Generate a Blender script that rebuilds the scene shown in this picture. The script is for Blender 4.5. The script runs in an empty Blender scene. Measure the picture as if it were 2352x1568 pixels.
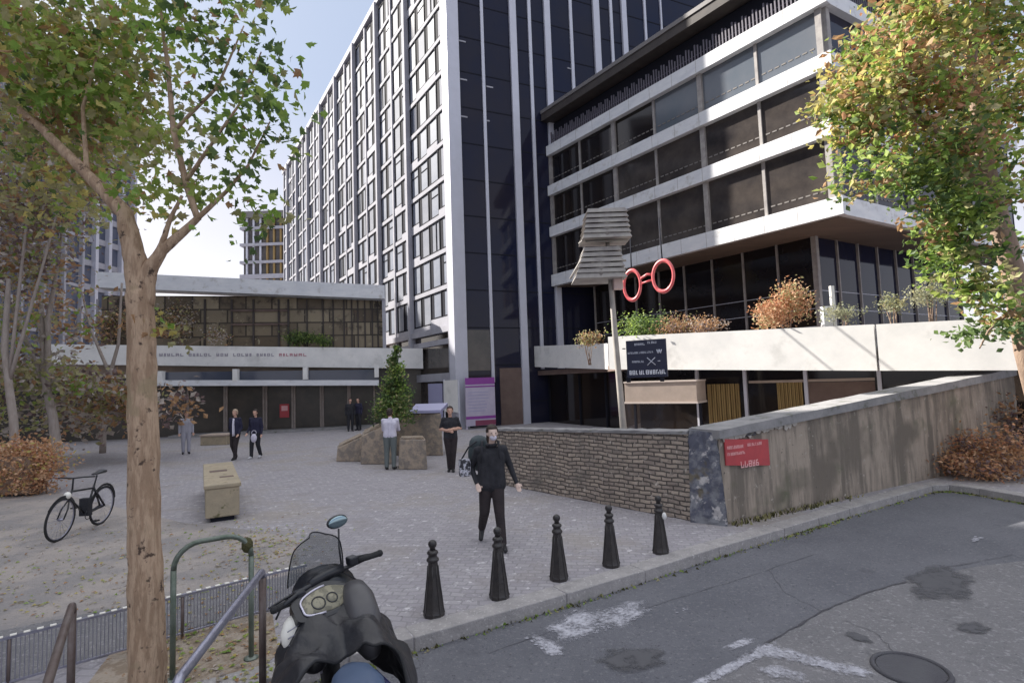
import bpy, bmesh, math, random
import numpy as np
from mathutils import Vector, Matrix
random.seed(7); rng = np.random.default_rng(7)
S = bpy.context.scene
C = S.collection
# ------------------------------------------------------------ camera, sky, sun, exposure
FPX, CX, CY = 1250.0, 1176.0, 784.0
CAMH = 2.35
PIT = math.atan(92/1250.0); ROL = 0.035
fw = Vector((0, math.cos(PIT), math.sin(PIT))); r0 = Vector((1, 0, 0)); u0 = Vector((0, -math.sin(PIT), math.cos(PIT)))
up = u0*math.cos(ROL) + r0*math.sin(ROL); rt = r0*math.cos(ROL) - u0*math.sin(ROL)
EYE = Vector((0, 0, CAMH))
cam = bpy.data.cameras.new("camera"); camo = bpy.data.objects.new("camera", cam); C.objects.link(camo)
m = Matrix((rt, up, -fw)).transposed().to_4x4(); m.translation = EYE; camo.matrix_world = m
cam.sensor_width = 36; cam.lens = 36*FPX/2352.0; cam.clip_start = 0.05; cam.clip_end = 3000
S.camera = camo
SUN_AZ = Vector((-0.89, 0.456)); SUN_EL = math.radians(35)
w = bpy.data.worlds.new("World"); S.world = w; w.use_nodes = True
nt = w.node_tree; bg = nt.nodes['Background']
sky = nt.nodes.new('ShaderNodeTexSky'); sky.sky_type = 'NISHITA'; sky.sun_disc = False
sky.sun_elevation = SUN_EL; sky.sun_rotation = math.atan2(SUN_AZ.x, SUN_AZ.y)
sky.altitude = 50; sky.air_density = 1.0; sky.dust_density = 2.2; sky.ozone_density = 1.0
# thin high cloud over the blue: a pale veil, thicker toward the horizon and the added bright zenith
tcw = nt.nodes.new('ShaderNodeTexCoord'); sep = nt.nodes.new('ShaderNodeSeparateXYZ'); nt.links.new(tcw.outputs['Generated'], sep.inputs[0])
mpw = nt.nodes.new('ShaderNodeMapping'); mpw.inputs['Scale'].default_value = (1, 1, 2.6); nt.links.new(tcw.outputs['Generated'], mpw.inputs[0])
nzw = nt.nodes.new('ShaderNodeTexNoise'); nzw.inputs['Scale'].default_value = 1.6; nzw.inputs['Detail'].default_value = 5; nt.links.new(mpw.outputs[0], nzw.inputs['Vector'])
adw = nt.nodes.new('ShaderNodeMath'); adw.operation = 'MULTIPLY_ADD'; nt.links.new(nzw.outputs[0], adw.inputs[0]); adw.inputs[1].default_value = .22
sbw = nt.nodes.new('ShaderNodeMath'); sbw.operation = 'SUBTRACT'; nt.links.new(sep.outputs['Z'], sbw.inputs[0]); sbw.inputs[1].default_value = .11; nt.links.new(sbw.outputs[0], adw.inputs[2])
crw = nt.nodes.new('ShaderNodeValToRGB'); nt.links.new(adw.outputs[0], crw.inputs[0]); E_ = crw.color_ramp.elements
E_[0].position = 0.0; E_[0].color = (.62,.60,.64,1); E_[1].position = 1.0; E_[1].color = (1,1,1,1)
for p_, c_ in ((.28,(.46,.445,.49,1)),(.50,(.29,.34,.44,1)),(.63,(.30,.35,.45,1)),(.76,(.95,.96,1.0,1))):  # upper stops: unseen bright cloud overhead, added to lift ambient light
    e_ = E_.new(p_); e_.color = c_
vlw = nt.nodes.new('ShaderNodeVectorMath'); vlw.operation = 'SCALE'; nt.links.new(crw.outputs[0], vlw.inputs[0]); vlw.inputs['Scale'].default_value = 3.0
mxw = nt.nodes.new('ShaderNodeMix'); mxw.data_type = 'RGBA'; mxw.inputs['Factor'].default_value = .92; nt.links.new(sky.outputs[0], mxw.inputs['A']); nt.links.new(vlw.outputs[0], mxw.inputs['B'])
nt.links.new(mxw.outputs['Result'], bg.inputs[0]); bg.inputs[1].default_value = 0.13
sl = bpy.data.lights.new("sun", 'SUN'); sl.energy = 3.1; sl.angle = math.radians(0.6); sl.color = (1, .94, .85)
so = bpy.data.objects.new("sun", sl); C.objects.link(so)
sd = Vector((SUN_AZ.x*math.cos(SUN_EL), SUN_AZ.y*math.cos(SUN_EL), math.sin(SUN_EL)))
so.rotation_euler = sd.to_track_quat('Z', 'Y').to_euler(); so.location = (-20, 0, 40)
S.view_settings.view_transform = 'Standard'; S.view_settings.look = 'None'
S.view_settings.gamma = 1; S.view_settings.exposure = 2.02
S.render.engine = 'CYCLES'

# ------------------------------------------------------------ survey helpers (photo point -> place on a surface)
def ray(x, y): return fw*FPX + rt*(x-CX) + up*(CY-y)
def G(x, y, z=0.0):
    d = ray(x, y); return EYE + d*((z-CAMH)/d.z)
def D(x, y, depth):
    d = ray(x, y); return EYE + d*(depth/d.y)
class Wall:
    """a vertical plane: origin A (xy), direction to B, normal to the camera's side"""
    def __init__(s, A, B):
        s.A = Vector((A[0], A[1], 0)); d = Vector((B[0]-A[0], B[1]-A[1], 0)); s.L = d.length; s.d = d.normalized()
        s.n = Vector((s.d.y, -s.d.x, 0))
        if s.n.dot(-s.A) < 0: s.n = -s.n
    def p(s, u, z, o=0.0): return s.A + s.d*u + s.n*o + Vector((0, 0, z))
    def hit(s, x, y, o=0.0):
        d = ray(x, y); A = s.A + s.n*o; t = (A-EYE).dot(s.n)/d.dot(s.n); P = EYE + d*t
        return (P-A).dot(s.d), P.z
    def box(s, mb, u0_, u1_, z0, z1, o0, o1, mi=0, z0b=None, z1b=None):
        if z0b is None: z0b = z0
        if z1b is None: z1b = z1
        v = [s.p(u0_, z0, o0), s.p(u1_, z0b, o0), s.p(u1_, z0b, o1), s.p(u0_, z0, o1),
             s.p(u0_, z1, o0), s.p(u1_, z1b, o0), s.p(u1_, z1b, o1), s.p(u0_, z1, o1)]
        mb.hexa(v, mi)

# ------------------------------------------------------------ mesh builder
class MB:
    def __init__(s): s.v = []; s.f = []; s.m = []; s.smooth = []
    def add(s, vs, fs, mi=0, sm=False):
        b = len(s.v); s.v += [tuple(v) for v in vs]; s.f += [tuple(i+b for i in f) for f in fs]
        s.m += [mi]*len(fs); s.smooth += [sm]*len(fs)
    def hexa(s, v, mi=0):
        s.add(v, [(0,3,2,1),(4,5,6,7),(0,1,5,4),(1,2,6,5),(2,3,7,6),(3,0,4,7)], mi)
    def box(s, c, size, mi=0, rot=0.0, M=None):
        x, y, z = size[0]/2, size[1]/2, size[2]/2
        R = M if M is not None else Matrix.Rotation(rot, 3, 'Z')
        c = Vector(c)
        v = [c + R @ Vector(q) for q in ((-x,-y,-z),(x,-y,-z),(x,y,-z),(-x,y,-z),(-x,-y,z),(x,-y,z),(x,y,z),(-x,y,z))]
        s.hexa(v, mi)
    def taper(s, c, b, t, h, mi=0, rot=0.0):
        """box with bottom size b and top size t, standing on c"""
        R = Matrix.Rotation(rot, 3, 'Z'); c = Vector(c); v = []
        for (sx, sy), z in ((b, 0), (t, h)):
            for qx, qy in ((-1,-1),(1,-1),(1,1),(-1,1)): v.append(c + R @ Vector((qx*sx/2, qy*sy/2, z)))
        s.hexa(v, mi)
    def tube(s, pts, rad, n=10, mi=0, cap=True, sm=True, flat=1.0):
        pts = [Vector(p) for p in pts]
        if not hasattr(rad, '__len__'): rad = [rad]*len(pts)
        rings = []; ref = None
        for i, p in enumerate(pts):
            t = (pts[min(i+1, len(pts)-1)] - pts[max(i-1, 0)]).normalized()
            if ref is None:
                ref = Vector((0, 0, 1)) if abs(t.z) < .9 else Vector((1, 0, 0))
            a = t.cross(ref).normalized(); b = a.cross(t).normalized(); ref = b
            rings.append([p + a*math.cos(2*math.pi*k/n)*rad[i] + b*math.sin(2*math.pi*k/n)*rad[i]*flat for k in range(n)])
        vs = [v for r in rings for v in r]; fs = []
        for i in range(len(pts)-1):
            for k in range(n):
                fs.append((i*n+k, i*n+(k+1)%n, (i+1)*n+(k+1)%n, (i+1)*n+k))
        if cap: fs += [tuple(range(n))[::-1], tuple((len(pts)-1)*n+k for k in range(n))]
        s.add(vs, fs, mi, sm)
    def lathe(s, prof, c=(0,0,0), n=20, mi=0, sx=1, sy=1, M=None, sm=True):
        c = Vector(c); vs = []; fs = []
        for r, z in prof:
            for k in range(n):
                q = Vector((math.cos(2*math.pi*k/n)*r*sx, math.sin(2*math.pi*k/n)*r*sy, z))
                if M is not None: q = M @ q
                vs.append(c+q)
        for i in range(len(prof)-1):
            for k in range(n): fs.append((i*n+k, i*n+(k+1)%n, (i+1)*n+(k+1)%n, (i+1)*n+k))
        fs += [tuple(range(n))[::-1], tuple((len(prof)-1)*n+k for k in range(n))]
        s.add(vs, fs, mi, sm)
    def ell(s, c, r, mi=0, n=16, M=None):
        prof = [(max(math.sin(math.pi*i/(n//2)), .02), -math.cos(math.pi*i/(n//2))) for i in range(n//2+1)]
        vs = []; c = Vector(c)
        fs = []
        for q, z in prof:
            for k in range(n):
                v = Vector((math.cos(2*math.pi*k/n)*q*r[0], math.sin(2*math.pi*k/n)*q*r[1], z*r[2]))
                if M is not None: v = M @ v
                vs.append(c+v)
        L = len(prof)
        for i in range(L-1):
            for k in range(n): fs.append((i*n+k, i*n+(k+1)%n, (i+1)*n+(k+1)%n, (i+1)*n+k))
        fs += [tuple(range(n))[::-1], tuple((L-1)*n+k for k in range(n))]
        s.add(vs, fs, mi, True)
    def torus(s, c, R, r, M=None, n=32, k=8, sx=1, sy=1, mi=0, a0=0, a1=2*math.pi):
        full = abs(a1-a0-2*math.pi) < 1e-6; c = Vector(c)
        cnt = n if full else n+1; vs = []; fs = []
        for i in range(cnt):
            a = a0+(a1-a0)*i/n
            for j in range(k):
                b = 2*math.pi*j/k; rr = R + r*math.cos(b)
                q = Vector((rr*math.cos(a)*sx, rr*math.sin(a)*sy, r*math.sin(b)))
                if M is not None: q = M @ q
                vs.append(c+q)
        for i in range(n if full else n):
            i2 = (i+1) % cnt
            if not full and i+1 >= cnt: break
            for j in range(k): fs.append((i*k+j, i2*k+j, i2*k+(j+1)%k, i*k+(j+1)%k))
        s.add(vs, fs, mi, True)
    def sheet(s, pts, mi=0): s.add(pts, [tuple(range(len(pts)))], mi)
    def build(s, name, mats, parent=None, bevel=0.0):
        me = bpy.data.meshes.new(name); me.from_pydata(s.v, [], s.f)
        if not isinstance(mats, (list, tuple)): mats = [mats]
        for q in mats: me.materials.append(q)
        me.polygons.foreach_set('material_index', s.m); me.polygons.foreach_set('use_smooth', s.smooth)
        me.update()
        bm = bmesh.new(); bm.from_mesh(me); bmesh.ops.recalc_face_normals(bm, faces=bm.faces); bm.to_mesh(me); bm.free()
        o = bpy.data.objects.new(name, me); C.objects.link(o)
        if parent is not None: link(o, parent)
        if bevel:
            b = o.modifiers.new('bevel', 'BEVEL'); b.width = bevel; b.segments = 2; b.limit_method = 'ANGLE'
        return o
def link(o, parent):
    o.parent = parent; o.matrix_parent_inverse = parent.matrix_world.inverted()
def tag(o, label=None, cat=None, group=None, kind=None):
    if label: o['label'] = label
    if cat: o['category'] = cat
    if group: o['group'] = group
    if kind: o['kind'] = kind
    return o
def thing(name, loc, label, cat, group=None, rz=0.0):
    o = bpy.data.objects.new(name, None); C.objects.link(o); o.empty_display_size = .2
    o.matrix_world = Matrix.Translation(Vector(loc)) @ Matrix.Rotation(rz, 4, 'Z')
    return tag(o, label, cat, group)
def local(mb, M):
    mb.v = [tuple(M @ Vector(v)) for v in mb.v]; return mb

# ------------------------------------------------------------ materials
def mat(name, col, rough=.8, metal=0.0, var=None, vscale=3.0, vamt=.5, bump=0.0, bscale=40.0, spec=.5, streak=None, stretch=(1,1,1), coat=0.0, transl=0.0, emis=None, detail=6, spots=None, dirt=None):
    M = bpy.data.materials.new(name); M.use_nodes = True; t = M.node_tree; N = t.nodes; L = t.links
    b = N['Principled BSDF']; b.inputs['Roughness'].default_value = rough; b.inputs['Metallic'].default_value = metal
    b.inputs['Specular IOR Level'].default_value = spec; b.inputs['Coat Weight'].default_value = coat
    b.inputs['Base Color'].default_value = (*col, 1)
    tc = N.new('ShaderNodeTexCoord'); mp = N.new('ShaderNodeMapping'); mp.inputs['Scale'].default_value = stretch
    L.new(tc.outputs['Object'], mp.inputs[0])
    last = None
    def mixc(fac, A, B):
        x = N.new('ShaderNodeMix'); x.data_type = 'RGBA'; L.new(fac, x.inputs['Factor'])
        if isinstance(A, tuple): x.inputs['A'].default_value = (*A, 1)
        else: L.new(A, x.inputs['A'])
        if isinstance(B, tuple): x.inputs['B'].default_value = (*B, 1)
        else: L.new(B, x.inputs['B'])
        return x.outputs['Result']
    def noise(scale, lo, hi, det=6, vec=None):
        n = N.new('ShaderNodeTexNoise'); n.inputs['Scale'].default_value = scale; n.inputs['Detail'].default_value = det
        n.inputs['Roughness'].default_value = .65
        L.new(vec or mp.outputs[0], n.inputs['Vector'])
        r = N.new('ShaderNodeMapRange'); r.inputs['From Min'].default_value = lo; r.inputs['From Max'].default_value = hi
        L.new(n.outputs[0], r.inputs['Value']); return r.outputs[0]
    cur = col
    if var is not None: cur = mixc(noise(vscale, .5-.25*(1.2-vamt), .5+.25*(1.2-vamt), detail), cur, var)
    if spots is not None: # (scale, lo, hi, colour)
        for sc, lo, hi, sc_col in spots: cur = mixc(noise(sc, lo, hi, 3, tc.outputs['Object']), cur, sc_col)
    if dirt is not None: cur = mixc(noise(dirt[0], dirt[1], dirt[2], 8, tc.outputs['Object']), cur, dirt[3])
    if not isinstance(cur, tuple): L.new(cur, b.inputs['Base Color'])
    if bump:
        n = N.new('ShaderNodeTexNoise'); n.inputs['Scale'].default_value = bscale; n.inputs['Detail'].default_value = 8
        L.new(mp.outputs[0], n.inputs['Vector'])
        bp = N.new('ShaderNodeBump'); bp.inputs['Strength'].default_value = min(bump, 1); bp.inputs['Distance'].default_value = .02
        L.new(n.outputs[0], bp.inputs['Height']); L.new(bp.outputs[0], b.inputs['Normal'])
    if transl:
        tr = N.new('ShaderNodeBsdfTranslucent'); mx = N.new('ShaderNodeMixShader'); mx.inputs[0].default_value = transl
        if isinstance(cur, tuple): tr.inputs[0].default_value = (*cur, 1)
        else: L.new(cur, tr.inputs[0])
        L.new(b.outputs[0], mx.inputs[1]); L.new(tr.outputs[0], mx.inputs[2]); L.new(mx.outputs[0], N['Material Output'].inputs[0])
    if emis:
        b.inputs['Emission Color'].default_value = (*emis[0], 1); b.inputs['Emission Strength'].default_value = emis[1]
    return M
def brickmat(name, c1, c2, mortar, bw, bh, scale=1.0, rot=None, msize=.012, rough=.85, bump=.6, noisecol=None, offset=.5, nscale=2.0, wavy=0.0):
    M = bpy.data.materials.new(name); M.use_nodes = True; t = M.node_tree; N = t.nodes; L = t.links
    b = N['Principled BSDF']; b.inputs['Roughness'].default_value = rough; b.inputs['Specular IOR Level'].default_value = .25
    tc = N.new('ShaderNodeTexCoord'); mp = N.new('ShaderNodeMapping'); L.new(tc.outputs['Object'], mp.inputs[0])
    if rot: mp.inputs['Rotation'].default_value = rot
    vec = mp.outputs[0]
    if wavy:
        nz = N.new('ShaderNodeTexNoise'); nz.inputs['Scale'].default_value = 2.2; L.new(vec, nz.inputs['Vector'])
        mx = N.new('ShaderNodeMix'); mx.data_type = 'RGBA'; mx.blend_type = 'LINEAR_LIGHT'; mx.inputs['Factor'].default_value = wavy
        L.new(vec, mx.inputs['A']); L.new(nz.outputs['Color'], mx.inputs['B']); vec = mx.outputs['Result']
    br = N.new('ShaderNodeTexBrick'); L.new(vec, br.inputs['Vector'])
    br.inputs['Color1'].default_value = (*c1, 1); br.inputs['Color2'].default_value = (*c2, 1); br.inputs['Mortar'].default_value = (*mortar, 1)
    br.inputs['Scale'].default_value = scale; br.inputs['Brick Width'].default_value = bw; br.inputs['Row Height'].default_value = bh
    br.inputs['Mortar Size'].default_value = msize; br.inputs['Mortar Smooth'].default_value = .3; br.offset = offset
    br.inputs['Bias'].default_value = 0
    cur = br.outputs['Color']
    for sc, lo, hi, col in (noisecol or []):
        n = N.new('ShaderNodeTexNoise'); n.inputs['Scale'].default_value = sc; n.inputs['Detail'].default_value = 7; n.inputs['Roughness'].default_value = .7
        L.new(tc.outputs['Object'], n.inputs['Vector'])
        r = N.new('ShaderNodeMapRange'); r.inputs['From Min'].default_value = lo; r.inputs['From Max'].default_value = hi; L.new(n.outputs[0], r.inputs['Value'])
        x = N.new('ShaderNodeMix'); x.data_type = 'RGBA'; L.new(r.outputs[0], x.inputs['Factor']); L.new(cur, x.inputs['A']); x.inputs['B'].default_value = (*col, 1)
        cur = x.outputs['Result']
    L.new(cur, b.inputs['Base Color'])
    n = N.new('ShaderNodeTexNoise'); n.inputs['Scale'].default_value = 30; n.inputs['Detail'].default_value = 6; L.new(tc.outputs['Object'], n.inputs['Vector'])
    ma = N.new('ShaderNodeMath'); ma.operation = 'MULTIPLY_ADD'; L.new(br.outputs['Fac'], ma.inputs[0]); ma.inputs[1].default_value = -1.0; L.new(n.outputs[0], ma.inputs[2])
    bp = N.new('ShaderNodeBump'); bp.inputs['Strength'].default_value = bump; bp.inputs['Distance'].default_value = .02
    L.new(ma.outputs[0], bp.inputs['Height']); L.new(bp.outputs[0], b.inputs['Normal'])
    return M
MT = {}
MT['white'] = mat('white_paint', (.78,.77,.75), .6, var=(.66,.66,.65), vscale=1.5, dirt=(.9,.56,.75,(.5,.5,.48)))
MT['band'] = mat('pale_band', (.72,.73,.75), .6, var=(.58,.60,.64), vscale=1.2, stretch=(1,1,3), dirt=(2.2,.56,.74,(.40,.39,.37)))
MT['lavender'] = mat('lavender_metal', (.56,.57,.65), .45, var=(.52,.53,.60), vscale=2, metal=.1)
MT['blinddash'] = mat('blind_edge', (.17,.155,.145), .7)
MT['slate'] = mat('slate_glass', (.06,.075,.12), .3, var=(.12,.13,.18), vscale=.7)
MT['finwhite'] = mat('pale_fin', (.40,.40,.445), .8, spec=.15, var=(.33,.33,.375), vscale=1, dirt=(.7,.55,.75,(.27,.27,.29)))
MT['dullmauve'] = mat('dull_mauve_metal', (.13,.12,.15), .7)
MT['dark'] = mat('dark_frame', (.018,.019,.027), .8, spec=.08)
MT['glassnavy'] = mat('navy_glass', (.011,.015,.040), .05, spec=.22, var=(.024,.022,.034), vscale=.22, bump=.10, bscale=.35)
MT['glassdark'] = mat('dark_glass', (.010,.010,.014), .06, spec=.45, var=(.022,.016,.012), vscale=.4, bump=.03, bscale=.7)
MT['glassbrown'] = mat('brown_glass', (.030,.027,.028), .07, spec=.5, var=(.085,.072,.064), vscale=.55, bump=.06, bscale=.6)
MT['glassblue'] = mat('blue_grey_glass', (.10,.12,.145), .10, spec=.5, var=(.14,.15,.17), vscale=.4)  # blue-grey reflection put into the colour of the top panes
MT['panea'] = mat('pale_pane', (.27,.28,.32), .7, spec=.08, var=(.19,.205,.25), vscale=.5)
MT['paneb'] = mat('bluish_pane', (.17,.19,.25), .6, spec=.1, var=(.25,.27,.32), vscale=.6)
MT['paned'] = mat('dark_pane', (.05,.06,.09), .08, spec=.5)  # darker pane tone, picked at random for some windows
MT['soffit'] = mat('brown_soffit', (.20,.15,.12), .8, var=(.14,.11,.09), vscale=2, stretch=(.3,3,1))
MT['roofdark'] = mat('dark_roof_edge', (.035,.028,.028), .7, var=(.06,.05,.045), vscale=2)
MT['roofedge'] = mat('roof_coping', (.16,.15,.15), .6)
MT['concrete'] = mat('weathered_concrete', (.37,.31,.255), .95, var=(.175,.15,.125), vscale=1.6, stretch=(2.2,2.2,.28), bump=.5, bscale=14, vamt=.9,
                     spots=[(1.1,.55,.72,(.14,.14,.095)),(7,.62,.72,(.45,.41,.36)),(.6,.52,.66,(.17,.145,.12)),(16,.64,.70,(.10,.09,.08))])
MT['chip'] = mat('pale_render_chip', (.50,.47,.43), .9, var=(.36,.33,.30), vscale=20)
MT['coping'] = mat('stone_coping', (.31,.30,.305), .9, var=(.20,.20,.205), vscale=3, bump=.4, bscale=20, spots=[(3,.58,.7,(.12,.125,.09))])
MT['renderpier'] = mat('peeling_render', (.105,.11,.145), .9, var=(.21,.215,.235), vscale=3.5, vamt=1, bump=.6, bscale=9, spots=[(5,.57,.62,(.46,.44,.44)),(2.3,.62,.7,(.14,.12,.09))])
MT['rubble'] = brickmat('rubble_brick', (.31,.26,.225), (.47,.39,.32), (.12,.105,.095), .23, .075, rot=(math.pi/2,0,0), msize=.014, noisecol=[(1.3,.5,.75,(.18,.165,.15)),(9,.58,.66,(.56,.50,.44)),(6,.60,.66,(.15,.13,.115)),(22,.60,.68,(.20,.17,.15))], bump=1.0, wavy=.05)
MT['paving'] = brickmat('sett_paving', (.345,.33,.35), (.285,.27,.295), (.255,.243,.26), .17, .11, rot=(0,0,.15), msize=.012, rough=.8, wavy=.07,
                        noisecol=[(.35,.50,.68,(.30,.27,.24)),(7,.585,.65,(.56,.54,.57)),(1.4,.55,.75,(.23,.215,.235)),(40,.58,.68,(.46,.44,.43)),(11,.62,.68,(.17,.16,.175))], bump=.35)
MT['sandy'] = mat('sandy_paving', (.33,.295,.275), .95, var=(.235,.22,.22), vscale=1.1, vamt=.9, bump=.5, bscale=30, spots=[(24,.60,.7,(.33,.29,.25)),(7,.62,.7,(.12,.10,.06)),(60,.62,.7,(.10,.09,.08))])
MT['soil'] = mat('leafy_soil', (.22,.17,.125), .95, var=(.32,.27,.22), vscale=6, vamt=1, bump=.8, bscale=30, spots=[(12,.6,.68,(.24,.13,.06))])
MT['asphalt'] = mat('asphalt', (.100,.103,.122), .85, var=(.14,.142,.162), vscale=.8, bump=.7, bscale=70, spots=[(22,.56,.70,(.19,.19,.205)),(28,.60,.70,(.06,.06,.072)),(60,.60,.75,(.24,.24,.25)),(2.5,.64,.78,(.08,.08,.095))])
MT['asphalt2'] = mat('old_asphalt', (.185,.18,.19), .9, var=(.145,.143,.153), vscale=1.4, bump=.8, bscale=60, spots=[(18,.56,.68,(.27,.265,.275)),(24,.60,.70,(.09,.09,.10)),(50,.58,.72,(.30,.29,.30)),(3.5,.62,.75,(.11,.11,.12))])
MT['asphalt3'] = mat('dark_patch', (.065,.063,.075), .9, var=(.09,.09,.10), vscale=3, bump=.5, bscale=70)
MT['kerb'] = mat('granite_kerb', (.36,.34,.34), .85, var=(.26,.25,.25), vscale=5, bump=.4, bscale=40, spots=[(30,.58,.7,(.5,.48,.48))])
MT['moss'] = mat('moss', (.055,.065,.02), .95, var=(.09,.075,.035), vscale=9, bump=.8, bscale=50)
MT['paint'] = mat('worn_road_paint', (.50,.50,.56), .8, var=(.36,.36,.41), vscale=12)
MT['benchstone'] = mat('sandstone_block', (.40,.33,.235), .9, var=(.30,.26,.19), vscale=4, bump=.4, bscale=30, spots=[(6,.6,.72,(.13,.12,.06))])
MT['planterstone'] = mat('planter_stone', (.36,.29,.225), .95, var=(.22,.19,.165), vscale=5, vamt=.9, bump=.9, bscale=12, spots=[(14,.58,.68,(.30,.25,.20))])
MT['iron'] = mat('black_cast_iron', (.018,.016,.018), .42, var=(.04,.034,.032), vscale=12, bump=.25, bscale=40, spec=.6)
MT['barka'] = mat('plane_bark', (.50,.355,.245), .9, var=(.35,.235,.155), vscale=7, vamt=.95, stretch=(3,3,.55), bump=.9, bscale=22, spots=[(13,.60,.68,(.085,.055,.04)),(4,.6,.72,(.36,.27,.17))])
MT['barkb'] = mat('grey_bark', (.27,.225,.195), .9, var=(.38,.33,.30), vscale=7, stretch=(2,2,.5), bump=.6, bscale=25)
MT['barkc'] = mat('red_brown_bark', (.22,.155,.12), .9, var=(.32,.23,.17), vscale=6, stretch=(2,2,.5), bump=.6, bscale=25)
def leaf(name, c, c2, tr=.35): return mat(name, c, .55, var=c2, vscale=1.5, vamt=1, transl=tr, spec=.4)
MT['l_green'] = leaf('leaf_green', (.24,.38,.075), (.38,.46,.12), 0.45)
MT['l_dgreen'] = leaf('leaf_dark_green', (.09,.145,.055), (.16,.24,.08), 0.45)
MT['l_yell'] = leaf('leaf_yellow', (.62,.52,.17), (.50,.45,.15), 0.45)
MT['l_brown'] = leaf('leaf_brown', (.36,.21,.11), (.48,.29,.15), 0.35)
MT['l_olive'] = leaf('leaf_olive', (.34,.325,.15), (.44,.40,.21), 0.4)
MT['l_grey'] = leaf('leaf_dry_grey', (.50,.44,.39), (.36,.31,.28), 0.3)
MT['l_red'] = leaf('leaf_red_brown', (.48,.22,.12), (.56,.32,.18), 0.35)
MT['l_pink'] = leaf('leaf_pale_orange', (.66,.38,.23), (.66,.45,.29), 0.3)
MT['l_purple'] = leaf('leaf_purple_brown', (.16,.11,.11), (.24,.17,.16))
MT['l_sage'] = leaf('leaf_sage', (.26,.28,.17), (.36,.36,.24))
MT['greenpaint'] = mat('worn_green_steel', (.10,.13,.10), .45, var=(.20,.23,.20), vscale=9, metal=.4)
MT['rust'] = mat('brown_steel', (.12,.085,.075), .5, var=(.18,.15,.14), vscale=8, metal=.4)
MT['galv'] = mat('galvanised_steel', (.38,.38,.46), .35, var=(.26,.26,.33), vscale=10, metal=.7)
MT['pole'] = mat('weathered_pole', (.40,.37,.34), .6, var=(.30,.28,.26), vscale=4)
MT['louvre'] = mat('grey_louvre', (.36,.34,.32), .6, var=(.22,.20,.20), vscale=3)
MT['pinkbox'] = mat('pale_pink_box', (.60,.46,.43), .6)
MT['redsign'] = mat('faded_red_paint', (.50,.055,.065), .5, var=(.40,.05,.06), vscale=6)
MT['ringred'] = mat('red_ring_paint', (.60,.07,.09), .4, var=(.70,.20,.20), vscale=5)
MT['navy'] = mat('navy_panel', (.012,.016,.045), .4)
MT['letter'] = mat('pale_lettering', (.55,.58,.68), .6)
MT['letterw'] = mat('white_lettering', (.78,.80,.88), .6)
MT['letterd'] = mat('dark_lettering', (.33,.31,.36), .6)
MT['letterp'] = mat('faded_pink_lettering', (.45,.22,.26), .6)
MT['letterr'] = mat('pale_red_lettering', (.78,.42,.42), .6)
MT['tan'] = mat('tan_fascia', (.40,.32,.27), .75, var=(.32,.26,.22), vscale=2)
MT['tanedge'] = mat('pale_tan_edge', (.55,.47,.42), .7)
MT['curtain'] = mat('ochre_curtain', (.34,.24,.10), .9, var=(.20,.13,.05), vscale=9, stretch=(1,1,.05))
MT['brownpanel'] = mat('brown_panel', (.17,.12,.10), .8, var=(.12,.08,.07), vscale=2)
MT['purple'] = mat('purple_print', (.25,.05,.30), .5)
MT['poster'] = mat('pale_poster', (.50,.46,.56), .6, var=(.42,.38,.50), vscale=3)
MT['posterred'] = mat('maroon_print', (.22,.05,.10), .5)
MT['lilac'] = mat('lilac_panel', (.33,.33,.50), .5)
MT['interior'] = brickmat('glazed_interior', (.30,.25,.17), (.10,.075,.05), (.05,.04,.03), 1.35, .78, rot=(math.pi/2,0,0), msize=.05, rough=.35, bump=0.05, noisecol=[(.9,.54,.66,(.045,.035,.028)),(2.6,.60,.68,(.34,.30,.20)),(1.7,.62,.70,(.16,.09,.06))], offset=.3)
MT['entrance'] = mat('dim_entrance', (.035,.032,.028), .3, var=(.075,.062,.05), vscale=1.2)
MT['skin'] = mat('skin', (.56,.34,.26), .5, spec=.4)
MT['pale'] = mat('pale_skin', (.66,.50,.43), .5, spec=.4)
MT['black'] = mat('black_cloth', (.012,.013,.018), .85, var=(.028,.028,.036), vscale=10, bump=.4, bscale=30)
MT['darktrs'] = mat('dark_trousers', (.020,.016,.019), .9, var=(.036,.026,.028), vscale=9, bump=.4, bscale=30)
MT['navycloth'] = mat('navy_cloth', (.018,.018,.045), .85)
MT['whitecloth'] = mat('white_cloth', (.62,.60,.70), .85, var=(.5,.48,.58), vscale=6)
MT['greytrs'] = mat('grey_green_trousers', (.13,.15,.15), .9)
MT['lightgrey'] = mat('light_grey_cloth', (.36,.36,.42), .85)
MT['shoe'] = mat('black_shoe', (.015,.015,.018), .45)
MT['whiteshoe'] = mat('white_shoe', (.6,.6,.62), .5)
MT['hairdark'] = mat('dark_hair', (.03,.017,.013), .6, bump=.5, bscale=60)
MT['hairred'] = mat('auburn_hair', (.12,.035,.03), .6, bump=.5, bscale=60)
MT['hairgrey'] = mat('blond_hair', (.40,.30,.22), .6)
MT['teal'] = mat('dark_teal_nylon', (.035,.055,.065), .6, var=(.06,.075,.085), vscale=8, bump=.5, bscale=12)
MT['bagw'] = mat('white_bag', (.55,.55,.62), .6, var=(.03,.03,.04), vscale=13, vamt=1.1)
MT['apron'] = mat('apron_nylon', (.018,.019,.024), .36, var=(.045,.043,.046), vscale=4, bump=.7, bscale=7, spec=.4)
MT['plasticd'] = mat('black_plastic', (.012,.013,.017), .3, var=(.025,.026,.032), vscale=5)
MT['greyplastic'] = mat('grey_fairing', (.062,.060,.068), .42, var=(.08,.078,.082), vscale=3)
MT['tyre'] = mat('tyre_rubber', (.02,.02,.022), .8, bump=.4, bscale=50)
MT['chrome'] = mat('chrome', (.6,.6,.65), .15, metal=1)
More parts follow.
